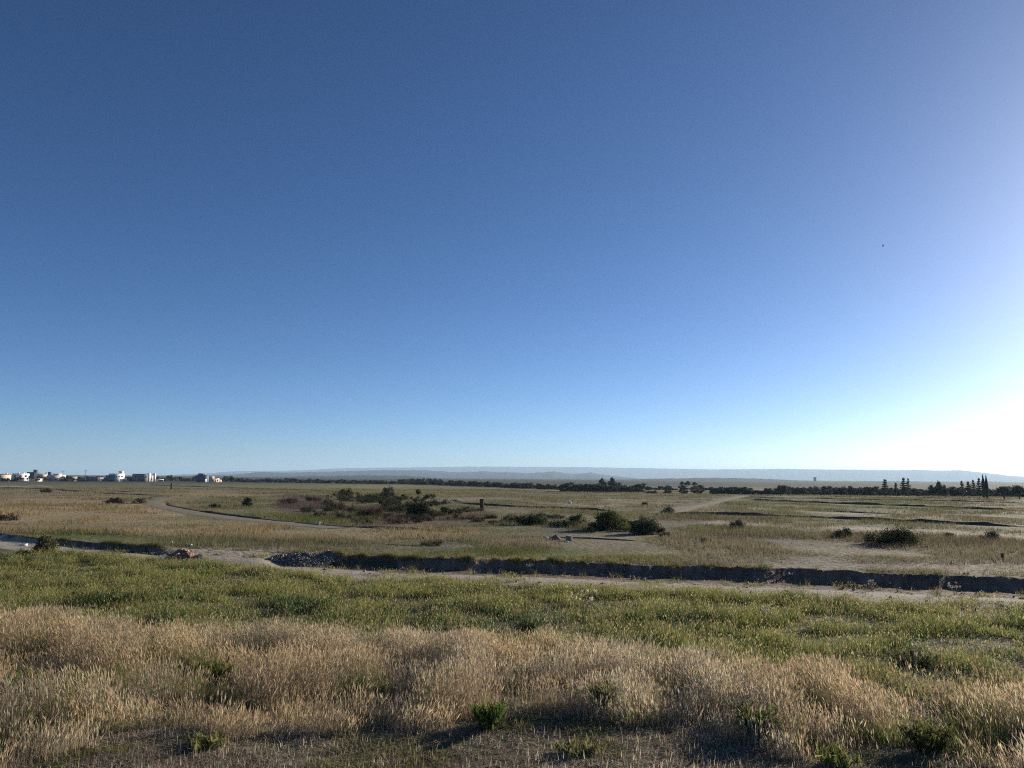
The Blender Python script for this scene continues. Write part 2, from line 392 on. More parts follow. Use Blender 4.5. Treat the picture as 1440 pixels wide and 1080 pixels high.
# tall dry grass with seed heads
dry = Buf()
X, Y, th, R = scatter(400000, 12.5, 28)
a, b = front_edge(X, Y), dry_edge(X, Y)
clump = .6*fbm(X/.8, Y/.8, 81, 3)+.4*vn(X/1.1, Y/1.1, 82); big = fbm(X/3.3, Y/3.3, 83, 3)
dens = sstep(.35, .56, clump)*.87+.13
keep = (R > a) & (R < b+rng.normal(0,.5,len(R))) & (rng.uniform(0,1,len(R)) < dens*.85)
greenp = sstep(.50, .70, .6*fbm(X/1.1, Y/1.1, 87, 3)+.4*fbm(X/3.5, Y/3.5, 88, 2))
X, Y, R, clump, big, greenp, a, b = [q[keep] for q in (X, Y, R, clump, big, greenp, a, b)]; n = len(X)
P = P3(X, Y)
edge = sstep(0, 1.8, R-a)
H = .88*(.26+.50*sstep(.25,.8,clump)+.18*(big-.5))*(.42+.58*edge)*(.6+.75*rng.random(n))*np.where(rng.random(n)<.04,1.3,1)*(1-.35*sstep(-3,0,R-b))
wind = 2.2+2.4*(fbm(X/4, Y/4, 91, 2)-.5)*2; laz = wind+rng.normal(0,.9,n); lean = np.abs(rng.normal(.18,.2,n))+(rng.random(n)<.05)*.7
hue = fbm(X/1.8, Y/1.8, 95, 3)[:,None]
straw = np.array((.57,.465,.30))*(1-hue)+np.array((.47,.37,.25))*hue
pale = (big>.58)[:,None]; straw = np.where(pale & (rng.random((n,1)) < .6), np.array((.50,.44,.325)), straw)
gcol = np.array((.20,.22,.065)); isg = rng.random(n) < greenp*.75
straw = straw*(.70+.65*fbm(X/.8, Y/.8, 97, 2))[:,None]
straw = np.where(isg[:,None], gcol, straw)
c = jitcol(straw, n, .22, .05)
tip = blades(dry, P, H, np.where(isg, .011, .006), laz, lean, c*.88)
k = (~isg) & (rng.random(n) < .85)
nk = k.sum()
heads(dry, tip[k]-np.array([0,0,.03]), .07+.09*rng.random(nk), .010+.010*rng.random(nk), laz[k], lean[k]*2.2, c[k]*1.08)
# basal leaves
m_ = rng.random(n) < .75
blades(dry, P[m_]+rng.normal(0,.03,(m_.sum(),3))*np.array([1,1,0]), H[m_]*.55, np.full(m_.sum(), .010), rng.uniform(0,6.28,m_.sum()), .25+.5*rng.random(m_.sum()),
       jitcol(np.where(isg[m_,None], np.array((.14,.17,.05)), np.array((.42,.33,.20))), m_.sum(), .3))
o = link('dry_grass', dry.mesh('dry_grass'), M_grass); o['kind'] = 'stuff'

# cut straw and stubble at the camera's feet
lit = Buf()
X, Y, th, R = scatter(260000, 9.5, 16.5)
k = (R < front_edge(X, Y)+.35) & (rng.random(len(R)) < .25+.75*sstep(.3,.6,fbm(X/.6, Y/.6, 101, 3)))
X, Y = X[k], Y[k]; n = len(X); P = P3(X, Y)+np.array([0,0,.015])
flat = rng.random(n) < .84
H = np.where(flat, .035+.06*rng.random(n), .04+.16*rng.random(n)**2)
tone = fbm(X/1.1, Y/1.1, 103, 3)[:,None]
c = np.array((.62,.53,.40))*(1-tone)+np.array((.18,.14,.105))*tone
gm = (fbm(X/1.3, Y/1.3, 105, 3) > .60) & (rng.random(n) < .5); c = np.where(gm[:,None], np.array((.17,.18,.055)), c)
blades(lit, P, H, .007+.010*rng.random(n), rng.uniform(0,6.28,n), np.where(flat, 1.8+2.0*rng.random(n), .5*rng.random(n)), jitcol(c, n, .35))
o = link('straw_litter', lit.mesh('straw_litter'), M_grass); o['kind'] = 'stuff'

# green grass between the dry belt and the road
gr = Buf()
X, Y, th, R = scatter(520000, 14, 48)
s = R-bankR(th); b = dry_edge(X, Y)
cl = fbm(X/1.0, Y/1.0, 111, 3); bg = fbm(X/5, Y/5, 113, 3); fine = fbm(X/.35, Y/.35, 115, 2)
roadk = sstep(-3.6, -5.2, s+2.2*(bg-.5)+.5*sstep(th_px(600),th_px(900),th)); rag = sstep(.52,.66,fbm(X/1.4,Y/1.4,117,3))*(s < -1.2)*.7
keep = (R > b-.8+rng.normal(0,.6,len(R))) & (s < -.7) & (rng.random(len(R)) < np.clip(np.maximum(roadk,rag),0,1)*(.42+.58*sstep(.36,.6,cl)))
X, Y, R, cl, bg, th, s = [q[keep] for q in (X, Y, R, cl, bg, th, s)]; n = len(X); P = P3(X, Y)
u, v = project(X, Y, P[:,2])
H = .86*(.12+.34*sstep(.32,.75,cl)+.2*(bg-.5))*np.where(rng.random(n)<.05,1.7,1)*(.6+.7*rng.random(n))*(.35+.65*sstep(-3.6,-7,s))
drk = sstep(.48,.64,.5*fbm(X/1.2, Y/1.2, 121, 3)+.5*fbm(X/3.5, Y/3.5, 122, 2))[:,None]
g = np.array((.20,.235,.06))*(1-drk)+np.array((.055,.11,.032))*drk
dryk = (rng.random(n) < .32+.5*sstep(1050,1500,u)*sstep(.4,.6,bg)+.35*sstep(900,860,v)*0)[:,None]
g = np.where(dryk, np.array((.36,.29,.16)), g)
laz = rng.uniform(0,6.28,n)
tip = blades(gr, P, H, (.010+.012*rng.random(n))*(R/24), laz, .15+.6*rng.random(n), jitcol(g, n, .28), levels=2)
k = rng.random(n) < .22; nk = k.sum()
heads(gr, tip[k]-np.array([0,0,.02]), .05+.05*rng.random(nk), .016+.014*rng.random(nk), laz[k], np.full(nk,.4), jitcol((.40,.36,.16), nk, .3))
o = link('green_grass', gr.mesh('green_grass'), M_grass); o['kind'] = 'stuff'

# fringe hanging over the lip of the bank, a few tufts on its face and on the road
fr = Buf(); n = 26000
th = rng.uniform(-41, 41, n)*math.pi/180
s = np.where(rng.random(n) < .72, np.abs(rng.normal(0,.5,n))-.12, rng.uniform(-5.5,-.1,n))
pt = fbm(th*95, s*.5, 141, 3)
k = rng.random(n) < np.where(s > -.15, .10+.9*sstep(.42,.6,pt), .9*sstep(.60,.72,pt))*(1-.7*gapf(th))*(1-.75*sstep(th_px(820),th_px(1050),th)*(s>-.6))
th, s, pt = th[k], s[k], pt[k]; R = bankR(th)+s; X, Y = R*np.sin(th), R*np.cos(th); n = len(X)
cc, _ = cover(X, Y, zfun(X, Y)); gmix = fbm(th*60, s*0, 143, 2)[:,None]
cc = np.where(rng.random((n,1)) < .5, np.array((.27,.22,.12))*np.ones((n,1)), np.array((.15,.17,.055))*np.ones((n,1)))*(.6+.8*gmix)
for _rep in range(3):
    blades(fr, P3(X+rng.normal(0,.05,n), Y+rng.normal(0,.05,n)), (.07+.22*sstep(.4,.75,pt))*(.5+.9*rng.random(n)), .010+.012*rng.random(n), rng.uniform(0,6.28,n), .2+.9*rng.random(n), jitcol(cc, n, .3))
o = link('bank_grass', fr.mesh('bank_grass'), M_grass); o['kind'] = 'stuff'

# tufts over the plain beyond the road
fl = Buf()
n = 190000
th = rng.uniform(-41, 41, n)*math.pi/180
R = 33+ (260-33)*rng.random(n)**1.75
X, Y = R*np.sin(th), R*np.cos(th); s = R-bankR(th)
cc, soil = cover(X, Y, zfun(X, Y))
pat = fbm(X/6, Y/6, 131, 3)
keep = (s > .15+.5*rng.random(n)) & (rng.random(n) < (1-.93*soil)*(.25+.75*sstep(.33,.58,pat)))
trk = np.concatenate([resample(T1w, 1.0), resample([G(*p)[:2] for p in [(935,722),(985,711),(1015,704),(1045,697.5)]], 1.5)])
for p in trk: keep &= ((X-p[0])**2+(Y-p[1])**2) > 1.9**2
X, Y, R, cc, pat, s = [q[keep] for q in (X, Y, R, cc, pat, s)]
cc = cc*1.0
for _rep in range(4):
    n = len(X); jit = (.05+.0012*R)[:,None]*rng.normal(0,1,(n,2))
    x, y = X+jit[:,0], Y+jit[:,1]
    hh = (.10+.34*sstep(.35,.75,pat))*(.5+.8*rng.random(n))*(.7+.3*sstep(40,60,R))
    blades(fl, P3(x, y), hh, .009+.00030*R*(.6+.8*rng.random(n)), rng.uniform(0,6.28,n), .1+.5*rng.random(n), jitcol(cc, n, .2))
o = link('plain_grass', fl.mesh('plain_grass'), M_grass); o['kind'] = 'stuff'

# weeds on the bank lip and spoil
# ------------------------------------------------------------------ shrubs, trees, weeds
def tube(P, rad, sides=6):
    P = np.asarray(P, float); n = len(P); V = []; T = []
    for i in range(n):
        t = P[min(i+1,n-1)]-P[max(i-1,0)]; t /= np.linalg.norm(t)+1e-9
        a = np.cross(t, [0.3,.9,.1]); a /= np.linalg.norm(a); b = np.cross(t, a)
        for k in range(sides):
            w = 2*math.pi*k/sides; V.append(P[i]+rad[i]*(math.cos(w)*a+math.sin(w)*b))
    for i in range(n-1):
        for k in range(sides):
            p, q = i*sides+k, i*sides+(k+1)%sides
            T += [[p,q,q+sides],[p,q+sides,p+sides]]
    V.append(P[-1]); e = len(V)-1
    for k in range(sides): T.append([(n-1)*sides+k, (n-1)*sides+(k+1)%sides, e])
    return np.array(V), np.array(T)
def join(parts):
    V=[]; T=[]; n=0
    for v, t in parts: V.append(v); T.append(t+n); n += len(v)
    return np.concatenate(V), np.concatenate(T)
def leaves(centres, sizes, cols, up=.0, aspect=.45):
    n = len(centres)
    d = rng.normal(0,1,(n,3)); d[:,2] += up; d /= np.linalg.norm(d,axis=1)[:,None]
    e = np.cross(d, rng.normal(0,1,(n,3))); e /= np.linalg.norm(e,axis=1)[:,None]+1e-9
    L = d*sizes[:,None]; W = e*(sizes*aspect)[:,None]
    V = np.stack([centres-L*.5, centres+W*.5, centres+L*.5, centres-W*.5], 1)
    T = np.arange(n)[:,None,None]*4+np.array([[0,1,2],[0,2,3]])[None]
    return V.reshape(-1,3), T.reshape(-1,3), np.repeat(cols[:,None,:],4,1).reshape(-1,3)
def clusters(n_l, spread, flat=1.0, lo=0.0):
    """clump centres through a dome"""
    out = []
    while len(out) < n_l:
        p = rng.uniform(-1,1,3); p[2] = abs(p[2])
        if p@p < 1: out.append(p*np.array([spread,spread,flat])+np.array([0,0,lo]))
    return np.array(out)
DKG=(.06,.066,.034); GRN=(.075,.085,.028); YLG=(.17,.165,.05); GRY=(.13,.125,.09); BRN=(.12,.08,.055)
def shrub_meshes(wid, hgt, nl, col, leaf, seed, lobes=14, airy=.0, rag=.25, twigs=7):
    global rng
    keep = rng; rng = np.random.default_rng(seed)
    C = clusters(lobes, wid/2*.74, hgt*.66, hgt*.10)
    sz = (.14+.16*rng.random(lobes))*(wid+hgt*2)/3*1.15
    idx = rng.integers(0, lobes, nl)
    d = rng.normal(0,1,(nl,3)); d /= np.linalg.norm(d,axis=1)[:,None]
    rad = rng.random(nl)**(.45+airy)
    spike = 1+rag*rng.normal(0,1,nl)*(rng.random(nl)<.35)
    p = C[idx]+d*(sz[idx]*rad*spike)[:,None]*np.array([1,1,.85])
    p[:,2] = np.abs(p[:,2])*.98+.03
    tone = (.65+.7*rng.random(lobes))[idx][:,None]
    V, T, K = leaves(p, leaf*(.6+.8*rng.random(nl)), jitcol(np.asarray(col)*tone, nl, .25), up=.4)
    fm = mk_mesh('foliage', V, T, K)
    tw = []
    for i in range(twigs):
        q = C[i % lobes]; b = np.array([rng.normal(0,.004)*wid, rng.normal(0,.004)*wid, -.05])
        mid = (b+q)/2+rng.normal(0,.06,3)*wid*.5
        tw.append(tube([b, mid, q*1.05+np.array([0,0,sz[i%lobes]*.5])], [.022*hgt+.008, .014*hgt+.005, .004], 5))
    V, T = join(tw); sm = mk_mesh('stem', V, T)
    rng = keep
    return fm, sm
def shrub(name, label, cat, px, base, wpx, hpx, col, seed, nl=2600, leaf=None, lobes=14, group=None, **kw):
    p = G(px, base); k = mpp(p); w, h = wpx*k, hpx*k
    r = thing(name, label, cat, p, group=group)
    fm, sm = shrub_meshes(w, h, nl, col, leaf or max(.05, .07*h+.9*k), seed, lobes, **kw)
    link('foliage', fm, M_leaf, r); link('stem', sm, M_bark, r)
    return r
B = [
 ('round dark green bush alone beside the curved dirt track',349,713,19,15,DKG,'bush'),
 ('dark spreading shrub rising behind the plum coloured scrub, left of the grey thorn bush',487,697,26,12,DKG,'bush'),
 ('tall greyish thorn bush between the dark shrub and the far fields',545,699,24,20,GRY,'bush'),
 ('large dark green bush left of the brown marker post',588,727,42,26,DKG,'bush'),
 ('smaller green bush touching the right side of the large dark bush',627,723,28,13,GRN,'bush'),
 ('low dark shrub left of the reddish brown scrub',465,720,26,9,DKG,'bush'),
 ('low dark green shrub just above the bare bank line, below the plum scrub',483,731,30,10,DKG,'bush'),
 ('dark shrub touching the top left of the large dark bush',567,704,34,11,DKG,'bush'),
 ('tiny round dark green bush on the pale far field',587,696,11,9,GRN,'bush'),
 ('low wide dark shrub below and right of the brown marker post',745,738,50,15,DKG,'bush'),
 ('low ragged dark shrub directly under the brown marker post',690,729,34,7,DKG,'bush'),
 ('mid sized green bush just left of the tallest yellow green bush',811,738,30,20,GRN,'bush'),
 ('low trailing dark shrub at the foot of the mid sized green bush',797,741,38,9,DKG,'bush'),
 ('tallest bush of the plain with yellow green lit right edge',853,745,46,34,GRN,'bush'),
 ('dark spreading bush right of the tallest yellow green bush',907,751,48,24,DKG,'bush'),
 ('sparse leafy shrub between two tall bushes, low and yellowish',880,747,26,14,YLG,'bush'),
 ('small dark mound of scrub above the brush pile',907,711,15,5,DKG,'bush'),
 ('thin grey weed bush standing in the pale dry strip',1038,744,22,18,GRY,'weed'),
 ('small dark bush left of the big dome shaped bush',1188,755,30,16,DKG,'bush'),
 ('big dome shaped dark bush on the right of the plain',1258,766,88,22,DKG,'bush'),
 ('small low dark bush far right of the big dome bush',1393,760,32,11,DKG,'bush'),
 ('reddish brown dry scrub in front of the grey thorn bush',520,727,60,13,BRN,'scrub'),
 ('reddish brown scrub strip left of the brown marker post',650,731,56,10,BRN,'scrub'),
 ('plum brown scrub patch right of the round dark bush',408,709,44,8,(.09,.062,.055),'scrub'),
 ('plum brown scrub patch left of the low dark shrub',440,705,36,8,(.09,.062,.055),'scrub'),
 ('grey brown dry scrub below the large dark bush',560,736,50,8,BRN,'scrub'),
 ('low dark clump beside the curve of the track',303,714,17,6,DKG,'bush'),
 ('purple brown scrub left of the curved track',163,709,26,9,(.085,.06,.058),'scrub'),
 ('small brown scrub clump at the inner bend of the track',196,708,22,7,BRN,'scrub'),
 ('dark brown scrub mound at the left edge of the dry field',10,732,28,8,(.08,.055,.045),'scrub'),
 ('ragged dark green tussock on the far left field',65,693,22,5,DKG,'bush'),
 ('bushy green weed standing in front of the shaded left bank',64,781,28,28,(.13,.125,.06),'weed'),
 ('low green weed on the road edge, left of the bushy weed',30,785,34,10,GRN,'weed'),
 ('dark low tussock on the plain above the shaded bank',608,767,48,8,(.09,.075,.045),'weed'),
 ('dark twiggy clump lying right of centre on the dry plain',992,763,24,6,DKG,'weed'),
 ('small grey green weed on the plain near the dome bush',1335,756,16,6,OLIVE,'weed'),
]
for i, (lb, px, by, w, h, c, ct) in enumerate(B):
    big_ = w*h > 700
    shrub({'bush':'bush','scrub':'dry_scrub','weed':'weed'}[ct], lb, ct, px, by, w, h, c, 300+i, nl=5200 if big_ else 1500, lobes=26 if big_ else 12,
          airy=.55 if c in (GRY, BRN) else .22, rag=.5)
shrub('bush', 'yellow green foliage coloured as the sunlit right edge of the tallest bush', 'bush', 872, 743, 20, 24, YLG, 350, nl=1200)  # sunlit edge of that bush put in as lighter foliage

TH = [(462,713,26,9),(475,703,30,9),(500,702,24,8),(512,708,24,8),(498,722,30,10),(520,704,26,8),(535,706,24,9),(548,710,26,10),(556,716,30,12),(575,718,34,12),
      (603,712,24,9),(612,727,26,10),(640,724,22,9),(655,720,20,6),(530,732,30,7),(505,735,24,6),(575,730,30,8),(600,732,26,8),(672,734,24,6),(720,733,24,8),(770,737,30,8),(785,730,20,6),(835,746,22,9),(893,742,18,8),(925,751,18,9),(450,727,20,7),(430,719,18,5),(560,706,18,7),(590,706,20,7)]
_r = random.Random(5)
TH += [(px+_r.uniform(-26,26), by+_r.uniform(-5,4), w*_r.uniform(.7,1.2), h*_r.uniform(.6,1.1)) for px, by, w, h in TH]
for i, (px, by, w, h) in enumerate(TH):
    shrub('thicket_shrub', 'low dark brownish shrub filling the scrub thicket across the middle plain', 'shrub', px, by, w*1.5, h*1.3, [DKG,(.075,.058,.04),DKG,(.06,.06,.035)][i%4], 400+i, nl=900, lobes=10, airy=.2, group='low shrubs of the middle thicket')
# trees -------------------------------------------------------------
def tree_proto(seed, kind):
    """unit tree about 1 m tall and 1 m wide: crown mesh and trunk mesh"""
    global rng
    keep = rng; rng = np.random.default_rng(seed); tw = []; pts = []
    if kind in ('broad', 'scrub'):
        nl, lob = (1500, 18) if kind == 'broad' else (1100, 14)
        lo = .30 if kind == 'broad' else .05
        C = clusters(lob, .40, .55 if kind == 'broad' else .75, lo)
        sz = .10+.12*rng.random(lob); idx = rng.integers(0, lob, nl)
        d = rng.normal(0,1,(nl,3)); d /= np.linalg.norm(d,axis=1)[:,None]
        p = C[idx]+d*(sz[idx]*rng.random(nl)**.5)[:,None]; p[:,2] = np.maximum(p[:,2], .02)
        tone = (.6+.8*rng.random(lob))[idx][:,None]
        tw.append(tube([[0,0,-.03],[.01,.02,.2],[.02,0,.45]], [.035,.026,.012], 6))
        for i in range(6):
            tw.append(tube([[0,0,.12+.03*i],(C[i]+np.array([0,0,.2]))/2,C[i]], [.018,.011,.004], 5))
        lf = .10
    elif kind == 'tiered':
        p = []; 
        for t in range(7):
            z = .28+.68*t/6; rad_ = .52*(1-t/7.2)*(.75+.5*rng.random())
            for b in range(6):
                a = rng.uniform(0,6.28); L = rad_*(.7+.5*rng.random())
                e = np.array([math.cos(a)*L, math.sin(a)*L, z+.03])
                tw.append(tube([[0,0,z],e*np.array([.5,.5,0])+np.array([0,0,z+.005]),e], [.012,.008,.003], 4))
                q = rng.random(34)[:,None]; p.append(np.array([0,0,z])*(1-q)+e*q+rng.normal(0,.022,(34,3))*np.array([1.3,1.3,.8]))
        p.append(np.array([0,0,1.0])+rng.normal(0,.02,(30,3))*np.array([1,1,2]))
        p = np.concatenate(p); tone = np.ones((len(p),1)); lf = .075
        tw.append(tube([[0,0,-.03],[0,0,.5],[0,0,1.0]], [.03,.02,.005], 6))
    else:                                       # cypress column
        nl = 2200; z = rng.random(nl)**.9; rad_ = .24*np.sin(np.clip(.12+z*.9,0,1)*math.pi)**.55*(1-.35*z)
        lump = .8+.4*vn(z*9, z*0, seed); a = rng.uniform(0,6.28,nl); q = rng.random(nl)**.4*rad_*lump
        p = np.stack([np.cos(a)*q, np.sin(a)*q, .06+z*.94], -1); tone = (.7+.6*vn(z*7, a*2, seed))[:,None]; lf = .08
        tw.append(tube([[0,0,-.03],[0,0,.4],[0,0,.9]], [.03,.02,.005], 6))
    V, T, K = leaves(p, lf*(.6+.8*rng.random(len(p))), jitcol(np.array((.10,.104,.075))*tone, len(p), .25), up=.3, aspect=.6)
    cm = mk_mesh('crown', V, T, K); V, T = join(tw); tm = mk_mesh('trunk', V, T); rng = keep
    for mm, mt in ((cm, M_leaf), (tm, M_bark)): mm.materials.append(mt)
    return cm, tm
PRO = {'broad':[tree_proto(500+i,'broad') for i in range(4)], 'scrub':[tree_proto(520+i,'scrub') for i in range(4)],
       'tiered':[tree_proto(540+i,'tiered') for i in range(2)], 'cypress':[tree_proto(560,'cypress')]}
def tree(name, label, cat, kind, p, w, h, group=None):
    cm, tm = random.choice(PRO[kind])
    r = thing(name, label, cat, p, random.uniform(0, 6.28), group)
    s = (w, w, h)
    for nm, me in (('crown', cm), ('trunk', tm)):
        o = bpy.data.objects.new(nm, me); COL.objects.link(o); o.parent = r; o.scale = s
    return r
def tree_px(name, label, cat, kind, px, base, top, wpx, R=None, group=None):
    if R is None: p = G(px, base)
    else: p = at_R(px, R); p[2] = zf(p[0], p[1])
    k = mpp(p); _, v0 = project(*[np.array([c]) for c in p])
    return tree(name, label, cat, kind, p, wpx*k, max(.5, (v0[0]-top)*k), group)
# single trees of the right hand tree line
for px, top, w, kind, lb in [
  (1244,678.0,11,'tiered','tiered conifer standing clear above the hedge, leftmost of the right hand conifers'),
  (1259,682.5,8,'tiered','shortest tiered conifer above the hedge, between the leftmost conifer and a close pair'),
  (1270,676.5,9,'tiered','tallest tiered conifer of a close pair right of the shortest conifer'),
  (1276.5,677.5,7,'tiered','slim conifer touching the tallest tiered conifer on its right'),
  (1352,681,8,'tiered','first pointed conifer right of the three round crowned trees'),
  (1361,682,9,'tiered','short blunt conifer between two pointed ones left of the cypresses'),
  (1368,680,7,'tiered','pointed conifer second to the left of the cypress pair'),
  (1376,678,7,'tiered','dark narrow conifer right beside the cypress pair'),
  (1382,673.3,11,'cypress','tall column cypress with split tip, left one of the pair'),
  (1386.5,674,10,'cypress','tall column cypress, right one of the pair'),
  (1309,682,14,'broad','round crowned tree, left of three above the right hedge'),
  (1319,678.5,14,'broad','round crowned tree, tallest and middle of three above the right hedge'),
  (1328,682,11,'broad','round crowned tree, right of three above the right hedge'),
  (1410,685,24,'broad','wide low tree right of the cypress pair'),
  (1432,684,24,'broad','wide low tree at the right picture edge beyond the field'),
  (1097,681,22,'broad','broad dark tree swelling highest over the hedge near its left part'),
  (1195,683.5,14,'broad','small round tree above the hedge left of the conifers')]:
    tree_px({'tiered':'conifer_tree','cypress':'cypress_tree','broad':'broadleaf_tree'}[kind], lb, 'tree', kind, px, 0, top, w*(1.3 if kind == 'tiered' else .9), R=198+random.uniform(4,10))
for px, top, w, lb in [(847,671.5,13,'left one of the two dark trees rising over the middle thicket'),(861,670.5,14,'right one and taller of the two dark trees over the middle thicket'),
                       (871,677,12,'lower bushy tree against the right side of the two dark trees')]:
    tree_px('broadleaf_tree', lb, 'tree', 'broad', px, 0, top, w, R=270)
for px, top, w, lb in [(958,676.5,9,'hazy round tree, left of three before the far hill'),(967,676,10,'hazy round tree, middle of three before the far hill'),(977,677,9,'hazy round tree, right of three before the far hill')]:
    tree_px('broadleaf_tree', lb, 'tree', 'broad', px, 0, top, w, R=420)
tree_px('broadleaf_tree', 'dark round tree right of the peach building', 'tree', 'broad', 326, 0, 668.5, 12, R=520)
# belts: the photo shows nothing that tells these apart within one belt
BELT = [ # x0 y0 x1 y1 n hmin hmax wmin wmax kind name label category group
 (1000,694.5,1450,698.5,62,5,12,12,24,'scrub','hedge_tree','dense dark tree of the long hedge across the right horizon','tree','trees of the right hand hedge'),
 (1090,691,1300,693,14,4,8,14,24,'scrub','hedge_tree','hazy dark tree behind the long right hand hedge','tree','trees behind the right hand hedge'),
 (792,691,905,693,24,7,13,14,24,'scrub','thicket_shrub','dark shrub of the thicket in the middle of the horizon','shrub','shrubs of the middle thicket'),
 (905,689,1010,689,16,3,7,9,16,'scrub','thicket_shrub','low dark shrub right of the middle thicket','shrub','low shrubs right of the thicket'),
 (905,694,995,694,8,3,6,7,14,'scrub','thicket_shrub','low brown dark shrub at the field edge before the thicket','shrub','field edge shrubs'),
 (560,680,800,689,80,4,9,7,16,'scrub','plain_shrub','small dark shrub of the rows between the far field and the hills','shrub','shrubs of the middle rows'),
 (330,677.5,650,682,60,3,6,8,18,'scrub','plain_shrub','small dark shrub of the belt below the blue mountains','shrub','shrubs below the mountains'),
 (205,676,330,677.5,14,4,8,7,14,'scrub','village_tree','dark bushy tree of the belt between the village houses','tree','trees between the houses'),
 (0,676.5,205,677,40,3,7,5,14,'scrub','village_tree','dark garden tree in front of the far left houses','tree','trees before the left houses'),
]
for x0,y0,x1,y1,n,h0,h1,w0,w1,kind,nm,lb,ct,gp in BELT:
    for i in range(n):
        t = (i+random.random())/n; px = x0+(x1-x0)*t; by = y0+(y1-y0)*t+random.uniform(-.5,.5)
        p = G(px, by); k = mpp(p)
        tree(nm, lb, ct, kind, p, random.uniform(w0,w1)*1.25*k, random.uniform(h0,h1)*1.35*k, gp)

# near weeds ---------------------------------------------------------
def leafy(name, label, px, base, wpx, hpx, col, seed, nst=26, nleaf=22, lf=.07, stemcol=None, headcol=None):
    global rng
    p = G(px, base); k = mpp(p); w, h = wpx*k, hpx*k
    r = thing(name, label, 'weed', p); keep = rng; rng = np.random.default_rng(seed)
    tw = []; pts = []; tips = []
    for i in range(nst):
        a = rng.uniform(0,6.28); sp = w/2*rng.random()**.6; hh = h*(.55+.45*rng.random())
        e = np.array([math.cos(a)*sp, math.sin(a)*sp, hh]); b = e*np.array([.25,.25,0])-np.array([0,0,.03])
        mid = (b+e)/2+np.array([0,0,.1*h]); tw.append(tube([b, mid, e], [.006,.0045,.002], 4)); tips.append(e)
        q = (.12+.88*rng.random(nleaf))[:,None]; pts.append(((1-q)**2*b+2*q*(1-q)*mid+q*q*e)+rng.normal(0,.028,(nleaf,3)))
    pts = np.concatenate(pts); pts[:,2] = np.maximum(pts[:,2], .01)
    V, T, K = leaves(pts, lf*(.5+.9*rng.random(len(pts))), jitcol(col, len(pts), .32), up=1.8, aspect=.17)
    link('leaves', mk_mesh('leaves', V, T, K), M_grass, r)
    V, T = join(tw); link('stem', mk_mesh('stem', V, T, np.tile(np.array(stemcol or col), (len(V),1))), M_grass, r)
    if headcol is not None:
        tips = np.array(tips); n = len(tips)*14; c = np.repeat(tips, 14, 0)+rng.normal(0,.018,(n,3))
        V, T, K = leaves(c, .04+.03*rng.random(n), jitcol(headcol, n, .12), up=.8, aspect=.5)
        link('seed_head', mk_mesh('seed_head', V, T, K), M_grass, r)
    rng = keep; return r
W = [
 ('leafy_weed','dark leafy green weed at the front edge of the dry grass, centre left',688,1022,64,50,(.09,.125,.032),40),
 ('leafy_weed','yellow green weed in the dry grass just right of centre',850,1000,44,58,(.17,.18,.045),30),
 ('leafy_weed','large green weed with a dark shaded hollow on its left',1068,1040,60,66,(.125,.14,.04),40),
 ('leafy_weed','large green weed at the front of the dry grass near the right edge',1308,1058,66,60,(.115,.125,.042),40),
 ('leafy_weed','bright lime weed low at the bottom edge right of centre',1182,1078,60,34,(.17,.18,.065),24),
 ('leafy_weed','bright green weed among the dry stalks, upper right of centre',1000,968,50,40,(.17,.22,.05),34),
 ('leafy_weed','blue green weed at the base of the tall branching stalk',741,893,54,42,(.085,.12,.045),36),
 ('leafy_weed','dark green weed where green and dry grass meet on the right',1285,937,70,32,(.085,.10,.045),36),
 ('leafy_weed','dark low weed cluster in the green grass right of centre',900,878,34,20,(.06,.085,.035),24),
 ('leafy_weed','wide blue green weed patch in the left green grass',420,858,110,32,(.10,.14,.06),60),
 ('leafy_weed','dark green weed patch at the far left green grass',150,848,110,24,(.08,.11,.04),50),
 ('leafy_weed','small yellow lime weed on the cut straw, lower left',290,1052,54,22,(.21,.20,.08),26),
 ('leafy_weed','small lime weed on the cut straw, bottom centre',812,1060,60,22,(.19,.185,.08),26),
 ('leafy_weed','green weed among dry stalks on the left edge',30,985,60,52,(.15,.18,.045),36),
 ('leafy_weed','green clump in the dry grass, left of centre',300,960,50,46,(.16,.175,.05),30),
]
for i, (nm, lb, px, by, w, h, c, ns) in enumerate(W): leafy(nm, lb, px, by, w*1.05, h*.62, tuple(1.05*q for q in c), 700+i, int(ns*1.3), nleaf=13, lf=.16)
leafy('thistle', 'cluster of pale white thistle heads in the green grass right of centre', 815, 872, 46, 44, (.16,.18,.09), 740, 16, 10, .05, headcol=(.66,.62,.50))
leafy('thistle', 'small grey white thistle cluster in the right green grass', 1080, 880, 30, 28, (.14,.15,.10), 741, 9, 8, .04, headcol=(.50,.48,.42))
leafy('dry_stalk', 'pale dry branching stalk at the foot of the shaded bank', 1226, 831, 14, 13, (.33,.29,.23), 742, 9, 5, .03, headcol=(.42,.38,.32))
leafy('dry_stalk', 'pair of pale dry stalks before the shaded bank near the right edge', 1345, 836, 18, 14, (.33,.29,.23), 743, 10, 5, .03, headcol=(.42,.38,.32))
leafy('dry_stalk', 'whitish dry weed hanging over the lip of the shaded bank', 745, 803, 10, 10, (.5,.45,.38), 744, 10, 6, .03, headcol=(.42,.38,.32))
leafy('tall_weed', 'tall branching brown green stalk rising out of the green grass', 739, 886, 30, 92, (.13,.12,.055), 745, 5, 18, .05, stemcol=(.14,.10,.06))
leafy('dry_stalk', 'thin dark stalk standing on the bank at the far left', 38, 757, 6, 13, (.08,.08,.04), 746, 1, 12, .04)
leafy('dry_stalk', 'grey dry seed stalk at the dry and green grass border on the right', 1288, 945, 10, 34, (.40,.37,.32), 747, 3, 6, .03, headcol=(.55,.5,.45))

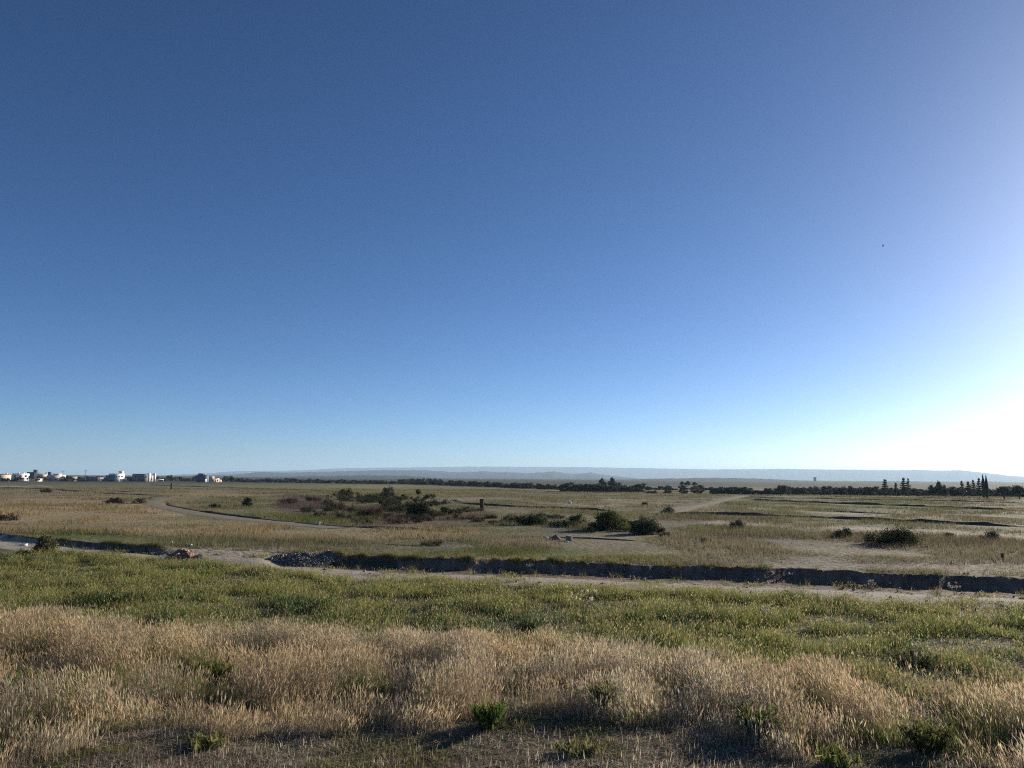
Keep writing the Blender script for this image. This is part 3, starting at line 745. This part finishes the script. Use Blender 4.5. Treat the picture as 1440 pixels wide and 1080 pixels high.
# ------------------------------------------------------------------ boxes
def box(x0,x1,y0,y1,z0,z1):
    V = np.array([[x,y,z] for z in (z0,z1) for y in (y0,y1) for x in (x0,x1)], float)
    T = np.array([[0,2,3],[0,3,1],[4,5,7],[4,7,6],[0,1,5],[0,5,4],[2,6,7],[2,7,3],[0,4,6],[0,6,2],[1,3,7],[1,7,5]])
    return V, T
def boxo(name, mat, parent, *b, **kw):
    V, T = join([box(*q) for q in b]) if isinstance(b[0], (tuple,list)) else box(*b)
    return link(name, mk_mesh(name, V, T), mat, parent)
def cyl(r, z0, z1, n=14, x=0, y=0):
    return tube([[x,y,z0],[x,y,z0+.001],[x,y,z1-.001],[x,y,z1]], [r*.98,r,r,r*.98], n)
def roof_slab(parent, x0,x1,y0,y1,z,mat,o=.25): boxo('roof', mat, parent, x0-o,x1+o,y0-o,y1+o,z+.003,z+.22)
def parapet(parent, x0,x1,y0,y1,z,mat):
    t=.15; e=.02
    boxo('parapet', mat, parent, (x0-e,x1+e,y0-e,y0+t,z+.003,z+.45),(x0-e,x1+e,y1-t,y1+e,z+.003,z+.45),(x0-e,x0+t,y0+t,y1-t,z+.003,z+.45),(x1-t,x1+e,y0+t,y1-t,z+.003,z+.45))
def win(parent, face, a, z, w, h, at_, mat=None):
    """face 'x': the +X wall at x=at_; face 'y': the -Y wall at y=at_"""
    if face == 'x': 
        f_ = boxo('window', M_block, parent, at_-.05, at_+.04, a-w/2-.06, a+w/2+.06, z-.06, z+h+.06)
        boxo('pane', mat or M_glass, f_, at_+.041, at_+.06, a-w/2, a+w/2, z, z+h)
    else:
        f_ = boxo('window', M_block, parent, a-w/2-.06, a+w/2+.06, at_-.04, at_+.05, z-.06, z+h+.06)
        boxo('pane', mat or M_glass, f_, a-w/2, a+w/2, at_-.06, at_-.041, z, z+h)
def door(parent, face, a, at_, mat):
    if face == 'x': boxo('door', mat, parent, at_-.05, at_+.05, a-.5, a+.5, .0, 2.1)
    else: boxo('door', mat, parent, a-.5, a+.5, at_-.05, at_+.05, .0, 2.1)
def tank(parent, x, y, z, mat=None):
    V, T = join([cyl(.55, z, z+.95, 16, x, y), tube([[x,y,z+.95],[x,y,z+1.15],[x,y,z+1.22]], [.55,.35,.18], 16)])
    t = link('water_tank', mk_mesh('water_tank', V, T), mat or M_black, parent)
RZ = R_(-20)
def house(name, label, px, Rm, cat='house'):
    p = at_R(px, Rm); p[2] = zf(p[0], p[1])-.05
    o = thing(name, label, cat, p, RZ); o.scale = (.9,.9,.82); return o
h = house('house', 'pinkish flat roofed house at the far left edge of the picture', 3, 520)
boxo('wall', M_peach, h, -3,2.5,-4,4,0,4.6); roof_slab(h,-3,2.5,-4,4,4.6,M_terra,.4); win(h,'x',-1.5,1.0,1.4,1.2,2.5); win(h,'y',-.5,1.0,1.3,1.2,-4); win(h,'x',2,1.0,1.4,1.2,2.5); door(h,'x',.3,2.5,M_wood); boxo('chimney',M_cream,h,-.4,.4,2.2,3.0,4.82,5.6)
h = house('house', 'white box house with two round roof tanks near the left edge', 29, 530)
boxo('wall', M_white, h, -2.5,2.5,-4,4,0,4.9); parapet(h,-2.5,2.5,-4,4,4.9,M_white); tank(h,-1,2.5,5.0,M_plastic); tank(h,.8,-2.2,5.0,M_plastic); win(h,'x',-2,3,1.4,1.1,2.5); win(h,'x',1.5,3,1.4,1.1,2.5); win(h,'y',0,3,1.4,1.1,-4); door(h,'x',0,2.5,M_slate)
h = house('house', 'slate blue block house with a small stair tower, left of the cream house', 49, 545)
boxo('wall', M_slate, h, -5,1.6,-2,2,0,6.0); parapet(h,-5,1.6,-2,2,6.0,M_slate); boxo('stair_tower', M_slate, h, -.6,1.5,-1,1,6.05,8.2); win(h,'y',-3,3.6,1.4,1.1,-2); win(h,'y',-.5,3.6,1.4,1.1,-2); win(h,'x',0,3.6,1.2,1.1,1.6)
h = house('house', 'wide cream house between the slate block and the house with a dark tower', 60, 535)
boxo('wall', M_cream, h, -2.4,2.4,-4.5,4.5,0,4.9); parapet(h,-2.4,2.4,-4.5,4.5,4.9,M_cream); win(h,'x',-2.5,1,1.4,1.2,2.4); win(h,'x',2,1,1.4,1.2,2.4); win(h,'x',-2.5,3.4,1.4,.9,2.4); win(h,'y',0,1,1.3,1.2,-4.5); door(h,'x',0,2.4,M_wood); tank(h,0,2,4.95)
h = house('garden_wall', 'low bright white boundary wall in front of the slate and cream houses', 50, 505, 'wall')
boxo('wall_panel', M_white, h, -.1,.1,-4.5,4.5,0,1.9); boxo('coping', M_cream, h, -.16,.16,-4.6,4.6,1.903,2.0); boxo('pillar', M_cream, h, -.2,.2,4.61,5.0,0,2.2); boxo('pillar', M_cream, h, -.2,.2,-5.0,-4.61,0,2.2)
h = house('house', 'cream white stepped house with a dark roof tower', 80, 525)
boxo('wall', M_cream, h, -2.5,2.5,-5,4.5,0,4.0); parapet(h,-2.5,2.5,-5,4.5,4.0,M_white); boxo('stair_tower', M_slate, h, -2.4,-.6,-4.8,-3,4.05,6.6); boxo('upper_room', M_cream, h, -2,1.5,-1.5,2.5,4.05,5.4); win(h,'x',-3,1,1.3,1.2,2.5); win(h,'x',2.6,1,1.3,1.2,2.5); win(h,'y',0,1,1.3,1.2,-5); door(h,'x',0,2.5,M_wood)
h = house('shed', 'long low brown block shed right of the cream stepped house', 101, 540, 'shed')
boxo('wall', M_block, h, -6,1.5,-3,3,0,3.4); roof_slab(h,-6,1.5,-3,3,3.4,M_block); win(h,'y',-4,1,1.3,1.1,-3); win(h,'y',-1.5,1,1.3,1.1,-3); door(h,'x',0,1.5,M_wood)
h = house('shed', 'low grey shed with flat roof left of the bright white house', 138, 545, 'shed')
boxo('wall', M_block, h, -5,1.5,-3,3,0,3.0); roof_slab(h,-5,1.5,-3,3,3.0,M_block); win(h,'y',-2,1,1.3,1.1,-3); door(h,'x',0,1.5,M_wood)
h = house('house', 'bright white two storey house with a white roof tower and a left side coloured as shade', 164.5, 520)
boxo('wall', M_white, h, -3.6,2,-3.4,4.2,0,5.4); boxo('shade_slab', M_slate, h, -5.5,1.6,-3.9,-3.41,0,4.6); parapet(h,-3.6,2,-3.4,4.2,5.4,M_white); boxo('stair_tower', M_white, h, -.6,1.7,1.6,3.8,5.86,7.6); boxo('porch', M_white, h, -1,1.8,4.205,6.8,0,2.7); win(h,'x',-2.2,3.2,1.2,1.1,2); win(h,'x',-.2,3.2,1.0,1.1,2); win(h,'x',2.2,3.2,1.2,1.1,2); win(h,'x',-1.5,.9,1.3,1.2,2); door(h,'x',1.2,2,M_slate)  # slate slab on the sunless wall puts its shade into the colour
h = house('house', 'dark slate house with white end walls and a long white porch roof', 203, 525)
boxo('wall', M_slate, h, -8,1.5,-2.5,2.2,0,5.4); parapet(h,-8,1.5,-2.5,2.2,5.4,M_slate); boxo('end_wall', M_white, h, -.5,1.7,2.205,3.6,0,6.2); boxo('end_wall', M_white, h, -.3,1.7,7.2,8.4,0,6.2); boxo('link_room', M_cream, h, -2,1.3,3.605,7.195,0,4.6); boxo('porch_roof', M_white, h, .5,2.4,8.6,15,1.6,1.9); boxo('porch_post', M_white, h, 2.0,2.2,14.6,14.8,0,1.597); boxo('porch_post', M_white, h, 2.0,2.2,9.0,9.2,0,1.597); win(h,'y',-5,3,1.6,1.1,-2.5); win(h,'y',-2,3,1.6,1.1,-2.5); win(h,'x',5,1.6,1.4,1.4,1.3); win(h,'x',0,3,1.4,1.1,1.5)
h = house('house', 'dark grey unfinished two storey block with a white roof tank', 288, 500)
boxo('wall', M_slate, h, -5.5,1.6,-2,2,0,4.8); parapet(h,-5.5,1.6,-2,2,4.8,M_slate); boxo('upper_room', M_slate, h, -4.5,-1,-1.5,1.5,4.85,6.4); tank(h,.2,0,4.9,M_plastic); win(h,'y',-3.5,2.8,1.5,1.2,-2); win(h,'y',-.8,2.8,1.5,1.2,-2); win(h,'y',-3.5,.6,1.5,1.2,-2); boxo('door', M_white, h, 1.601,1.66,-1.6,-.2,0,2.4)
h = house('house', 'low peach stepped house right of the dark grey unfinished block', 301, 505)
boxo('wall', M_peach, h, -2.5,1.6,-4.5,3.5,0,2.6); boxo('upper_room', M_peach, h, -2.3,1.2,-4.2,-1,2.605,4.2); parapet(h,-2.5,1.6,-.9,3.5,2.6,M_cream); boxo('annex', M_peach, h, -2,1.3,3.505,6,0,1.9); win(h,'x',-2.6,.8,1.3,1.2,1.6); win(h,'x',1.8,.8,1.3,1.2,1.6); door(h,'x',-.3,1.6,M_wood)
# tower on the far ridge
p = at_R(1146, 2600)
r = thing('tower', 'lone dark square tower on the crest of the far right ridge', 'tower', (p[0],p[1],-3), R_(20))
boxo('shaft', M_block, r, -3,3,-3,3,0,12.5); boxo('upper_block', M_slate, r, -3.3,3.3,-3.3,3.3,12.505,15.5); boxo('roof', M_block, r, -2.4,2.4,-2.4,2.4,15.505,16.2)
# poles
for px, top, lb in [(120,660.5,'thin utility pole among the roofs left of the bright white house'),(88,662,'thin utility pole beside the cream stepped house')]:
    p = at_R(px, 515); k = mpp(p); hgt = (675.3-top)*k
    r = thing('utility_pole', lb, 'pole', (p[0],p[1],zf(p[0],p[1])-.1), .4)
    V, T = cyl(.13, 0, hgt, 8); link('mast', mk_mesh('mast', V, T), M_block, r); boxo('crossarm', M_wood, r, -.9,.9,-.05,.05,hgt-.75,hgt-.62)
    for x in (-.8,.8):
        V, T = cyl(.06, hgt-.615, hgt-.4, 8, x); link('insulator', mk_mesh('insulator', V, T), M_plastic, r)

# ------------------------------------------------------------------ small things on the plain
def prism_block(name, label, cat, px, base, wpx, hpx, mat, dep=.5, cap=None, taper=.9, rz=0.0, capname='cap'):
    p = G(px, base); k = mpp(p); w, h = wpx*k, hpx*k
    r = thing(name, label, cat, (p[0],p[1],p[2]-.03), rz)
    V, T = box(-w/2, w/2, -w*dep/2, w*dep/2, 0, h); V[:4,:2] *= taper; V[:,2] += .0
    link('body', mk_mesh('body', V, T), mat, r)
    if cap is not None: boxo(capname, cap, r, -w*.56, w*.56, -w*dep*.56, w*dep*.56, h+.002, h+.06*h+.01)
    return r
prism_block('marker_post', 'thick brown weathered post standing alone in the middle plain', 'post', 677.5, 716, 5.2, 13.5, M_wood, .8, M_wood, .82, .3)
prism_block('marker_post', 'thin brown post in the far field below the slate house', 'post', 241, 688, 1.8, 7.5, M_wood, 1, M_wood, 1, .2)
prism_block('marker_stake', 'small white stake on the bank of the curved track', 'stake', 449, 739.5, 2.0, 6, M_plastic, 1, M_plastic, .8, .2)
prism_block('marker_stake', 'short dark stake on the bare ground near the right edge', 'stake', 1410, 789, 2.4, 9, M_bark, 1, M_bark, .9, .2)
prism_block('concrete_block', 'grey block with white bottom scrap beside the rubbish right of centre', 'block', 800.5, 761, 7, 7, M_conc, .8, M_block, 1.0, .35)
p = G(33, 768); r = thing('plastic_crate', 'white open crate on the road before the left bank', 'crate', p, .2); r.scale = (.7,.7,.7)
for q in ((-.26,.26,-.18,-.165,0,.2),(-.26,.26,.165,.18,0,.2),(-.26,-.245,-.164,.164,0,.2),(.245,.26,-.164,.164,0,.2)): boxo('side', M_plastic, r, *q)
boxo('bottom', M_plastic, r, -.244,.244,-.164,.164,.01,.02)
def crumple(name, label, cat, px, base, wpx, hpx, mat, seed):
    p = G(px, base); k = mpp(p); w, h = wpx*k, hpx*k; rg = np.random.default_rng(seed)
    nu, nv = 9, 7; V = []
    for j in range(nv):
        for i in range(nu):
            a = 2*math.pi*i/nu; b = math.pi*j/(nv-1); s = 1+rg.normal(0,.18)
            V.append([w/2*math.sin(b)*math.cos(a)*s, w/2*math.sin(b)*math.sin(a)*s, h/2*(1-math.cos(b))*(1+rg.normal(0,.1))])
    T = []
    for j in range(nv-1):
        for i in range(nu):
            a, b = j*nu+i, j*nu+(i+1)%nu; T += [[a,b,b+nu],[a,b+nu,a+nu]]
    return tag(link(name, mk_mesh(name, V, T), mat, loc=(p[0],p[1],p[2]-.02*h)), label, cat)
crumple('plastic_bag', 'bright white bag lying alone on the middle plain', 'bag', 801, 708.5, 5, 4.5, M_plastic, 1)
crumple('plastic_bag', 'small white bag beside the brown mound right of centre', 'bag', 768, 757, 7, 2.4, M_plastic, 2)
crumple('plastic_bag', 'white scrap at the foot of the grey block', 'bag', 798, 762.5, 4, 2, M_plastic, 4)
crumple('plastic_bag', 'white scrap on the grass above the red rubble heap', 'bag', 241, 764, 5, 2.5, M_plastic, 5)
crumple('plastic_bag', 'long white scrap on the grass right of the red rubble heap', 'bag', 267, 767.5, 8, 2.5, M_plastic, 6)
def mound(px, base, wpx, hpx, seed, dep=.7, peak=0.0):
    p = G(px, base-1); k = mpp(p); w, h = wpx*k, hpx*k
    n = 40; g = np.linspace(-1,1,n); gx, gy = np.meshgrid(g, g, indexing='ij')
    q = np.hypot(gx-peak*0, gy); prof = np.clip(1-q,0,1)**.8*(.7+.6*fbm(gx*3+seed, gy*3, seed, 4))*(1+peak*gx)
    X_ = p[0]+gx*w*.62; Y_ = p[1]+gy*w*dep*.62
    V = np.stack([gx*w*.62, gy*w*dep*.62, (zfun(X_.ravel(),Y_.ravel()).reshape(n,n)-p[2])+prof*h*1.05-.04*(q>.97)], -1).reshape(-1,3)
    a, b = np.meshgrid(np.arange(n-1), np.arange(n-1), indexing='ij')
    T = np.stack([a*n+b, (a+1)*n+b, (a+1)*n+b+1, a*n+b+1], -1).reshape(-1,4)
    return p, V, T, w, h
def stones(V, n, smin, smax, cols, seed, lift=.3):
    rg = np.random.default_rng(seed); oct_ = np.array([[1,0,0],[0,1,0],[-1,0,0],[0,-1,0],[0,0,1],[0,0,-1]],float)
    tri = np.array([[0,1,4],[1,2,4],[2,3,4],[3,0,4],[1,0,5],[2,1,5],[3,2,5],[0,3,5]])
    c = V[rg.integers(0,len(V),n)]; c = c+rg.normal(0,.03,(n,3))*np.array([1,1,0]); s = (smin+(smax-smin)*rg.random(n)**2)[:,None,None]
    O = oct_[None]*s*(1+rg.normal(0,.25,(n,6,1))); a = rg.uniform(0,6.28,n)
    Ox = O[...,0]*np.cos(a)[:,None]-O[...,1]*np.sin(a)[:,None]; Oy = O[...,0]*np.sin(a)[:,None]+O[...,1]*np.cos(a)[:,None]
    W_ = np.stack([Ox+.3*O[...,2],Oy,O[...,2]*.8],-1)+c[:,None,:]+np.array([0,0,lift])*s
    K = np.asarray(cols)[rg.integers(0,len(cols),n)]*(.7+.6*rg.random((n,1)))
    return W_.reshape(-1,3), (np.arange(n)[:,None,None]*6+tri[None]).reshape(-1,3), np.repeat(K[:,None],6,1).reshape(-1,3)
p, V, T, w, h = mound(428, 794, 76, 15, 61, .6, -.35)
r = thing('gravel_heap', 'dark grey gravel heap speckled with pale stones beside the road gap', 'heap', p)
link('mound', mk_mesh('mound', V, T, np.tile((.13,.115,.10),(len(V),1))), M_stone, r, smooth=True)
sv, st_, sk = stones(V[V[:,2]>.05], 1500, .015, .055, [(.16,.14,.13),(.30,.28,.25),(.5,.47,.42),(.10,.09,.085)], 62)
o = link('loose_stones', mk_mesh('loose_stones', sv, st_, sk), M_stone, r); o['kind'] = 'stuff'
p, V, T, w, h = mound(251, 787, 34, 13, 63, .8)
r = thing('rubble_heap', 'reddish brick rubble heap at the end of the left bank', 'heap', p)
link('mound', mk_mesh('mound', V, T, np.tile((.19,.12,.09),(len(V),1))), M_stone, r, smooth=True)
rg = np.random.default_rng(64); Vh = V[V[:,2]>.08]
for i in range(26):
    c = Vh[rg.integers(0,len(Vh))]; s = .06+.06*rg.random()
    o = boxo('brick', M_brick if i % 4 else M_cream, r, -s,s,-s*.5,s*.5,-s*.35,s*.35); o.location = c+np.array([0,0,.02]); o.rotation_euler = rg.uniform(-.7,.7,3)+np.array([0,0,rg.uniform(0,6)])
p, V, T, w, h = mound(781, 760, 18, 6, 65, .8)
o = link('dirt_mound', mk_mesh('dirt_mound', V, T), M_soil, loc=p, smooth=True); tag(o, 'small brown dirt mound between a white bag and the grey block', 'mound')
p, V, T, w, h = mound(280, 787, 24, 6, 66, .8)
o = link('dirt_mound', mk_mesh('dirt_mound', V, T), M_soil, loc=p, smooth=True); tag(o, 'low dark dirt mound at the right foot of the red rubble heap', 'mound')
# brush pile
p = G(940, 722); k = mpp(p); r = thing('brush_pile', 'pile of dead grey branches at the start of the diagonal field track', 'brush', p)
rg = np.random.default_rng(67); tw = []
for i in range(130):
    a = rg.uniform(0,6.28); L = 10*k*rg.random()**.6; z = 13*k*rg.random()*(1-L/(12*k)); e = rg.normal(0,1,3); e /= np.linalg.norm(e); e[2] *= .6; l = (3+5*rg.random())*k
    c = np.array([math.cos(a)*L, math.sin(a)*L, max(.05,z)]); q = c+e*l; q[2] = max(.02,q[2]); tw.append(tube([c,(c+q)/2+rg.normal(0,.03,3),q],[.03,.025,.01],4))
V, T = join(tw); link('branches', mk_mesh('branches', V, T), rough_mat('dead_wood',(.24,.21,.17),scale=8,amt=.4,bump=0), r)
fm, sm = shrub_meshes(19*k, 12*k, 900, (.09,.08,.05), .12, 68, 10, .6); link('dry_leaves', fm, M_leaf, r)
# clods on the bank lip and road
n = 900; th = rng.uniform(th_px(-60), th_px(1500), n); th = th[gapf(th) < .3]; n = len(th); s = np.where(rng.random(n)<.6, rng.normal(-.75,.35,n), rng.uniform(-7.5,.8,n)); R = bankR(th)+s
cv = np.stack([R*np.sin(th), R*np.cos(th), zfun(R*np.sin(th), R*np.cos(th))+.02], -1)
sv, st_, sk = stones(cv, n, .02, .10, [(.22,.17,.13),(.30,.24,.19),(.17,.13,.10)], 69)
o = link('loose_clods', mk_mesh('loose_clods', sv, st_, sk), M_stone); o['kind'] = 'stuff'

# bird ----------------------------------------------------------------
d = ray(1241.5, 345.5); p = np.array([0,0,EYE])+d/np.linalg.norm(d)*150
r = thing('bird', 'tiny dark bird flying high in the pale right sky', 'bird', p, 1.2); r.rotation_euler = (.9,.3,1.3)
V, T = tube([[0,-.20,0],[0,-.12,.01],[0,0,.015],[0,.10,.01],[0,.17,.02],[0,.21,.018],[0,.235,.01]], [.012,.03,.05,.045,.028,.022,.004], 10); link('body', mk_mesh('body', V, T), M_bird, r, smooth=True)
for sx in (-1,1):
    V = np.array([[0.03*sx,.09,.02],[.18*sx,.10,.07],[.36*sx,.02,.05],[.40*sx,-.05,.045],[.2*sx,-.06,.06],[.03*sx,-.06,.02]]); V = np.concatenate([V, V-np.array([0,0,.008])])
    T = [[0,1,4],[0,4,5],[1,2,4],[2,3,4],[6,10,7],[6,11,10],[7,10,8],[8,10,9]]+[[a,(a+1)%6,(a+1)%6+6] for a in range(6)]+[[a,(a+1)%6+6,a+6] for a in range(6)]
    link('wing', mk_mesh('wing', V, T), M_bird, r)
V, T = box(-.035,.035,-.30,-.19,-.004,.004); V[[0,1,4,5],0] *= 1.5; link('tail', mk_mesh('tail', V, T), M_bird, r)

# ------------------------------------------------------------------ hills and mountains
def ridge(name, pts, R, front, back, col, seed, rough=.05, base=0.0, step=1.0):
    px = np.arange(pts[0][0], pts[-1][0]+.1, step); ty = np.interp(px, [q[0] for q in pts], [q[1] for q in pts])
    ty = ty-.5*(vn(px/9, px*0, seed)-.5)-.35*(vn(px/3, px*0, seed+2)-.5)
    dirs = np.array([ray(a, b) for a, b in zip(px, ty)]); hd = np.hypot(dirs[:,0], dirs[:,1])
    hz = EYE+dirs[:,2]/hd*R; ux, uy = dirs[:,0]/hd, dirs[:,1]/hd
    V = []; C = []
    ks = np.concatenate([np.linspace(0,1,14), np.linspace(1.15,2,7)])
    for k in ks:
        rad_ = R-front*(1-k) if k <= 1 else R+back*(k-1)
        w_ = (k if k <= 1 else 2-k); w_ = w_*w_*(3-2*w_)*.6+.4*w_
        gul = 1-rough*4*np.abs(vn(px/9+k*2.5, px*0+k*6, seed+4)-.5)*min(1,4*(1-k)*k if k<1 else 0)
        z = base+(hz-base)*w_*gul if k != 1 else hz
        V.append(np.stack([ux*rad_, uy*rad_, z], -1)); C.append(np.array(col)*(.75+.5*fbm(px/14, px*0+k*3, seed+7, 4))[:,None])
    V = np.array(V).reshape(-1,3); C = np.array(C).reshape(-1,3); n = len(px); m_ = len(ks)
    a, b = np.meshgrid(np.arange(m_-1), np.arange(n-1), indexing='ij')
    T = np.stack([a*n+b, a*n+b+1, (a+1)*n+b+1, (a+1)*n+b], -1).reshape(-1,4)
    return struct(link(name, mk_mesh(name, V, T, C), M_hill, smooth=True))
ridge('mountains', [(150,670),(235,668),(300,665),(335,662.5),(400,662),(480,658.5),(560,657.5),(660,656),(830,657),(920,658.5),(1000,660),(1100,659.5),(1240,661),(1350,661.5),(1385,665),(1420,669),(1500,673),(1600,676)], 13000, 3200, 1500, (.12,.12,.12), 201)
ridge('mountains', [(230,669.5),(330,667),(370,663.5),(400,664.5),(470,663),(530,661),(600,661.5),(640,664),(680,662.5),(700,664),(750,665),(780,663),(800,666),(815,666),(832,664),(845,667),(880,671),(920,675)], 6500, 1900, 900, (.05,.055,.06), 202)
ridge('hills', [(360,671),(440,669.5),(500,668.3),(570,669),(600,671),(650,675.5),(690,678)], 3200, 900, 600, (.035,.04,.024), 203, base=-.5)
ridge('hills', [(800,679),(850,675),(900,673.5),(960,672.5),(1010,671.8),(1060,672.8),(1110,675),(1160,676.5),(1185,679),(1240,678)], 3000, 900, 600, (.03,.034,.024), 204, base=-.5)
ridge('hills', [(1120,680),(1190,678.5),(1210,677),(1260,676.5),(1300,677.2),(1340,677.8),(1385,676.5),(1440,679.2),(1520,681),(1620,683)], 2600, 800, 600, (.03,.033,.024), 205, base=-.5)

# ------------------------------------------------------------------ air
V, T = box(-16500,16500,-16500,16500,-2,205)
mt, nt, out = new_mat('haze_air'); pv = nd(nt, 'ShaderNodeVolumePrincipled'); pv.inputs['Color'].default_value = (.54,.76,.98,1)
pv.inputs['Density'].default_value = 8.5e-5; pv.inputs['Anisotropy'].default_value = 0.2
nt.links.new(pv.outputs[0], out.inputs['Volume'])
hz = link('haze', mk_mesh('haze', V, T), mt); hz['kind'] = 'stuff'

# ------------------------------------------------------------------ sky and sun
AZ, EL = R_(51.0), R_(15.8)
w = bpy.data.worlds.new('World'); scene.world = w; w.use_nodes = True
nt = w.node_tree; bg = nt.nodes['Background']
sky = nt.nodes.new('ShaderNodeTexSky'); sky.sky_type = 'NISHITA'; sky.sun_disc = False
sky.sun_elevation = EL; sky.sun_rotation = AZ; sky.air_density = .6; sky.dust_density = .8; sky.ozone_density = 2.9; sky.altitude = 1000
hs = nt.nodes.new('ShaderNodeHueSaturation'); hs.inputs['Saturation'].default_value = 1.11
gm = nt.nodes.new('ShaderNodeGamma'); gm.inputs[1].default_value = 1.13
nt.links.new(sky.outputs[0], hs.inputs['Color']); nt.links.new(hs.outputs[0], gm.inputs[0]); nt.links.new(gm.outputs[0], bg.inputs[0])
bg.inputs[1].default_value = .0605
sd = bpy.data.lights.new('sun', 'SUN'); so = bpy.data.objects.new('sun', sd); COL.objects.link(so)
sd.energy = 5.0; sd.angle = R_(.53); sd.color = (1,.905,.76)
so.rotation_euler = Vector((-math.sin(AZ)*math.cos(EL), -math.cos(AZ)*math.cos(EL), -math.sin(EL))).to_track_quat('-Z','Y').to_euler()

scene.view_settings.view_transform = 'Standard'; scene.view_settings.look = 'None'
scene.view_settings.exposure = .66; scene.view_settings.gamma = 1; scene.view_settings.use_curve_mapping = False
scene.render.engine = 'CYCLES'
scene.cycles.max_bounces = 6; scene.cycles.volume_bounces = 1; scene.cycles.diffuse_bounces = 3; scene.cycles.transmission_bounces = 3
scene.cycles.use_denoising = False; scene.cycles.sample_clamp_indirect = 2.0; scene.cycles.use_adaptive_sampling = False; scene.cycles.filter_width = 1.1
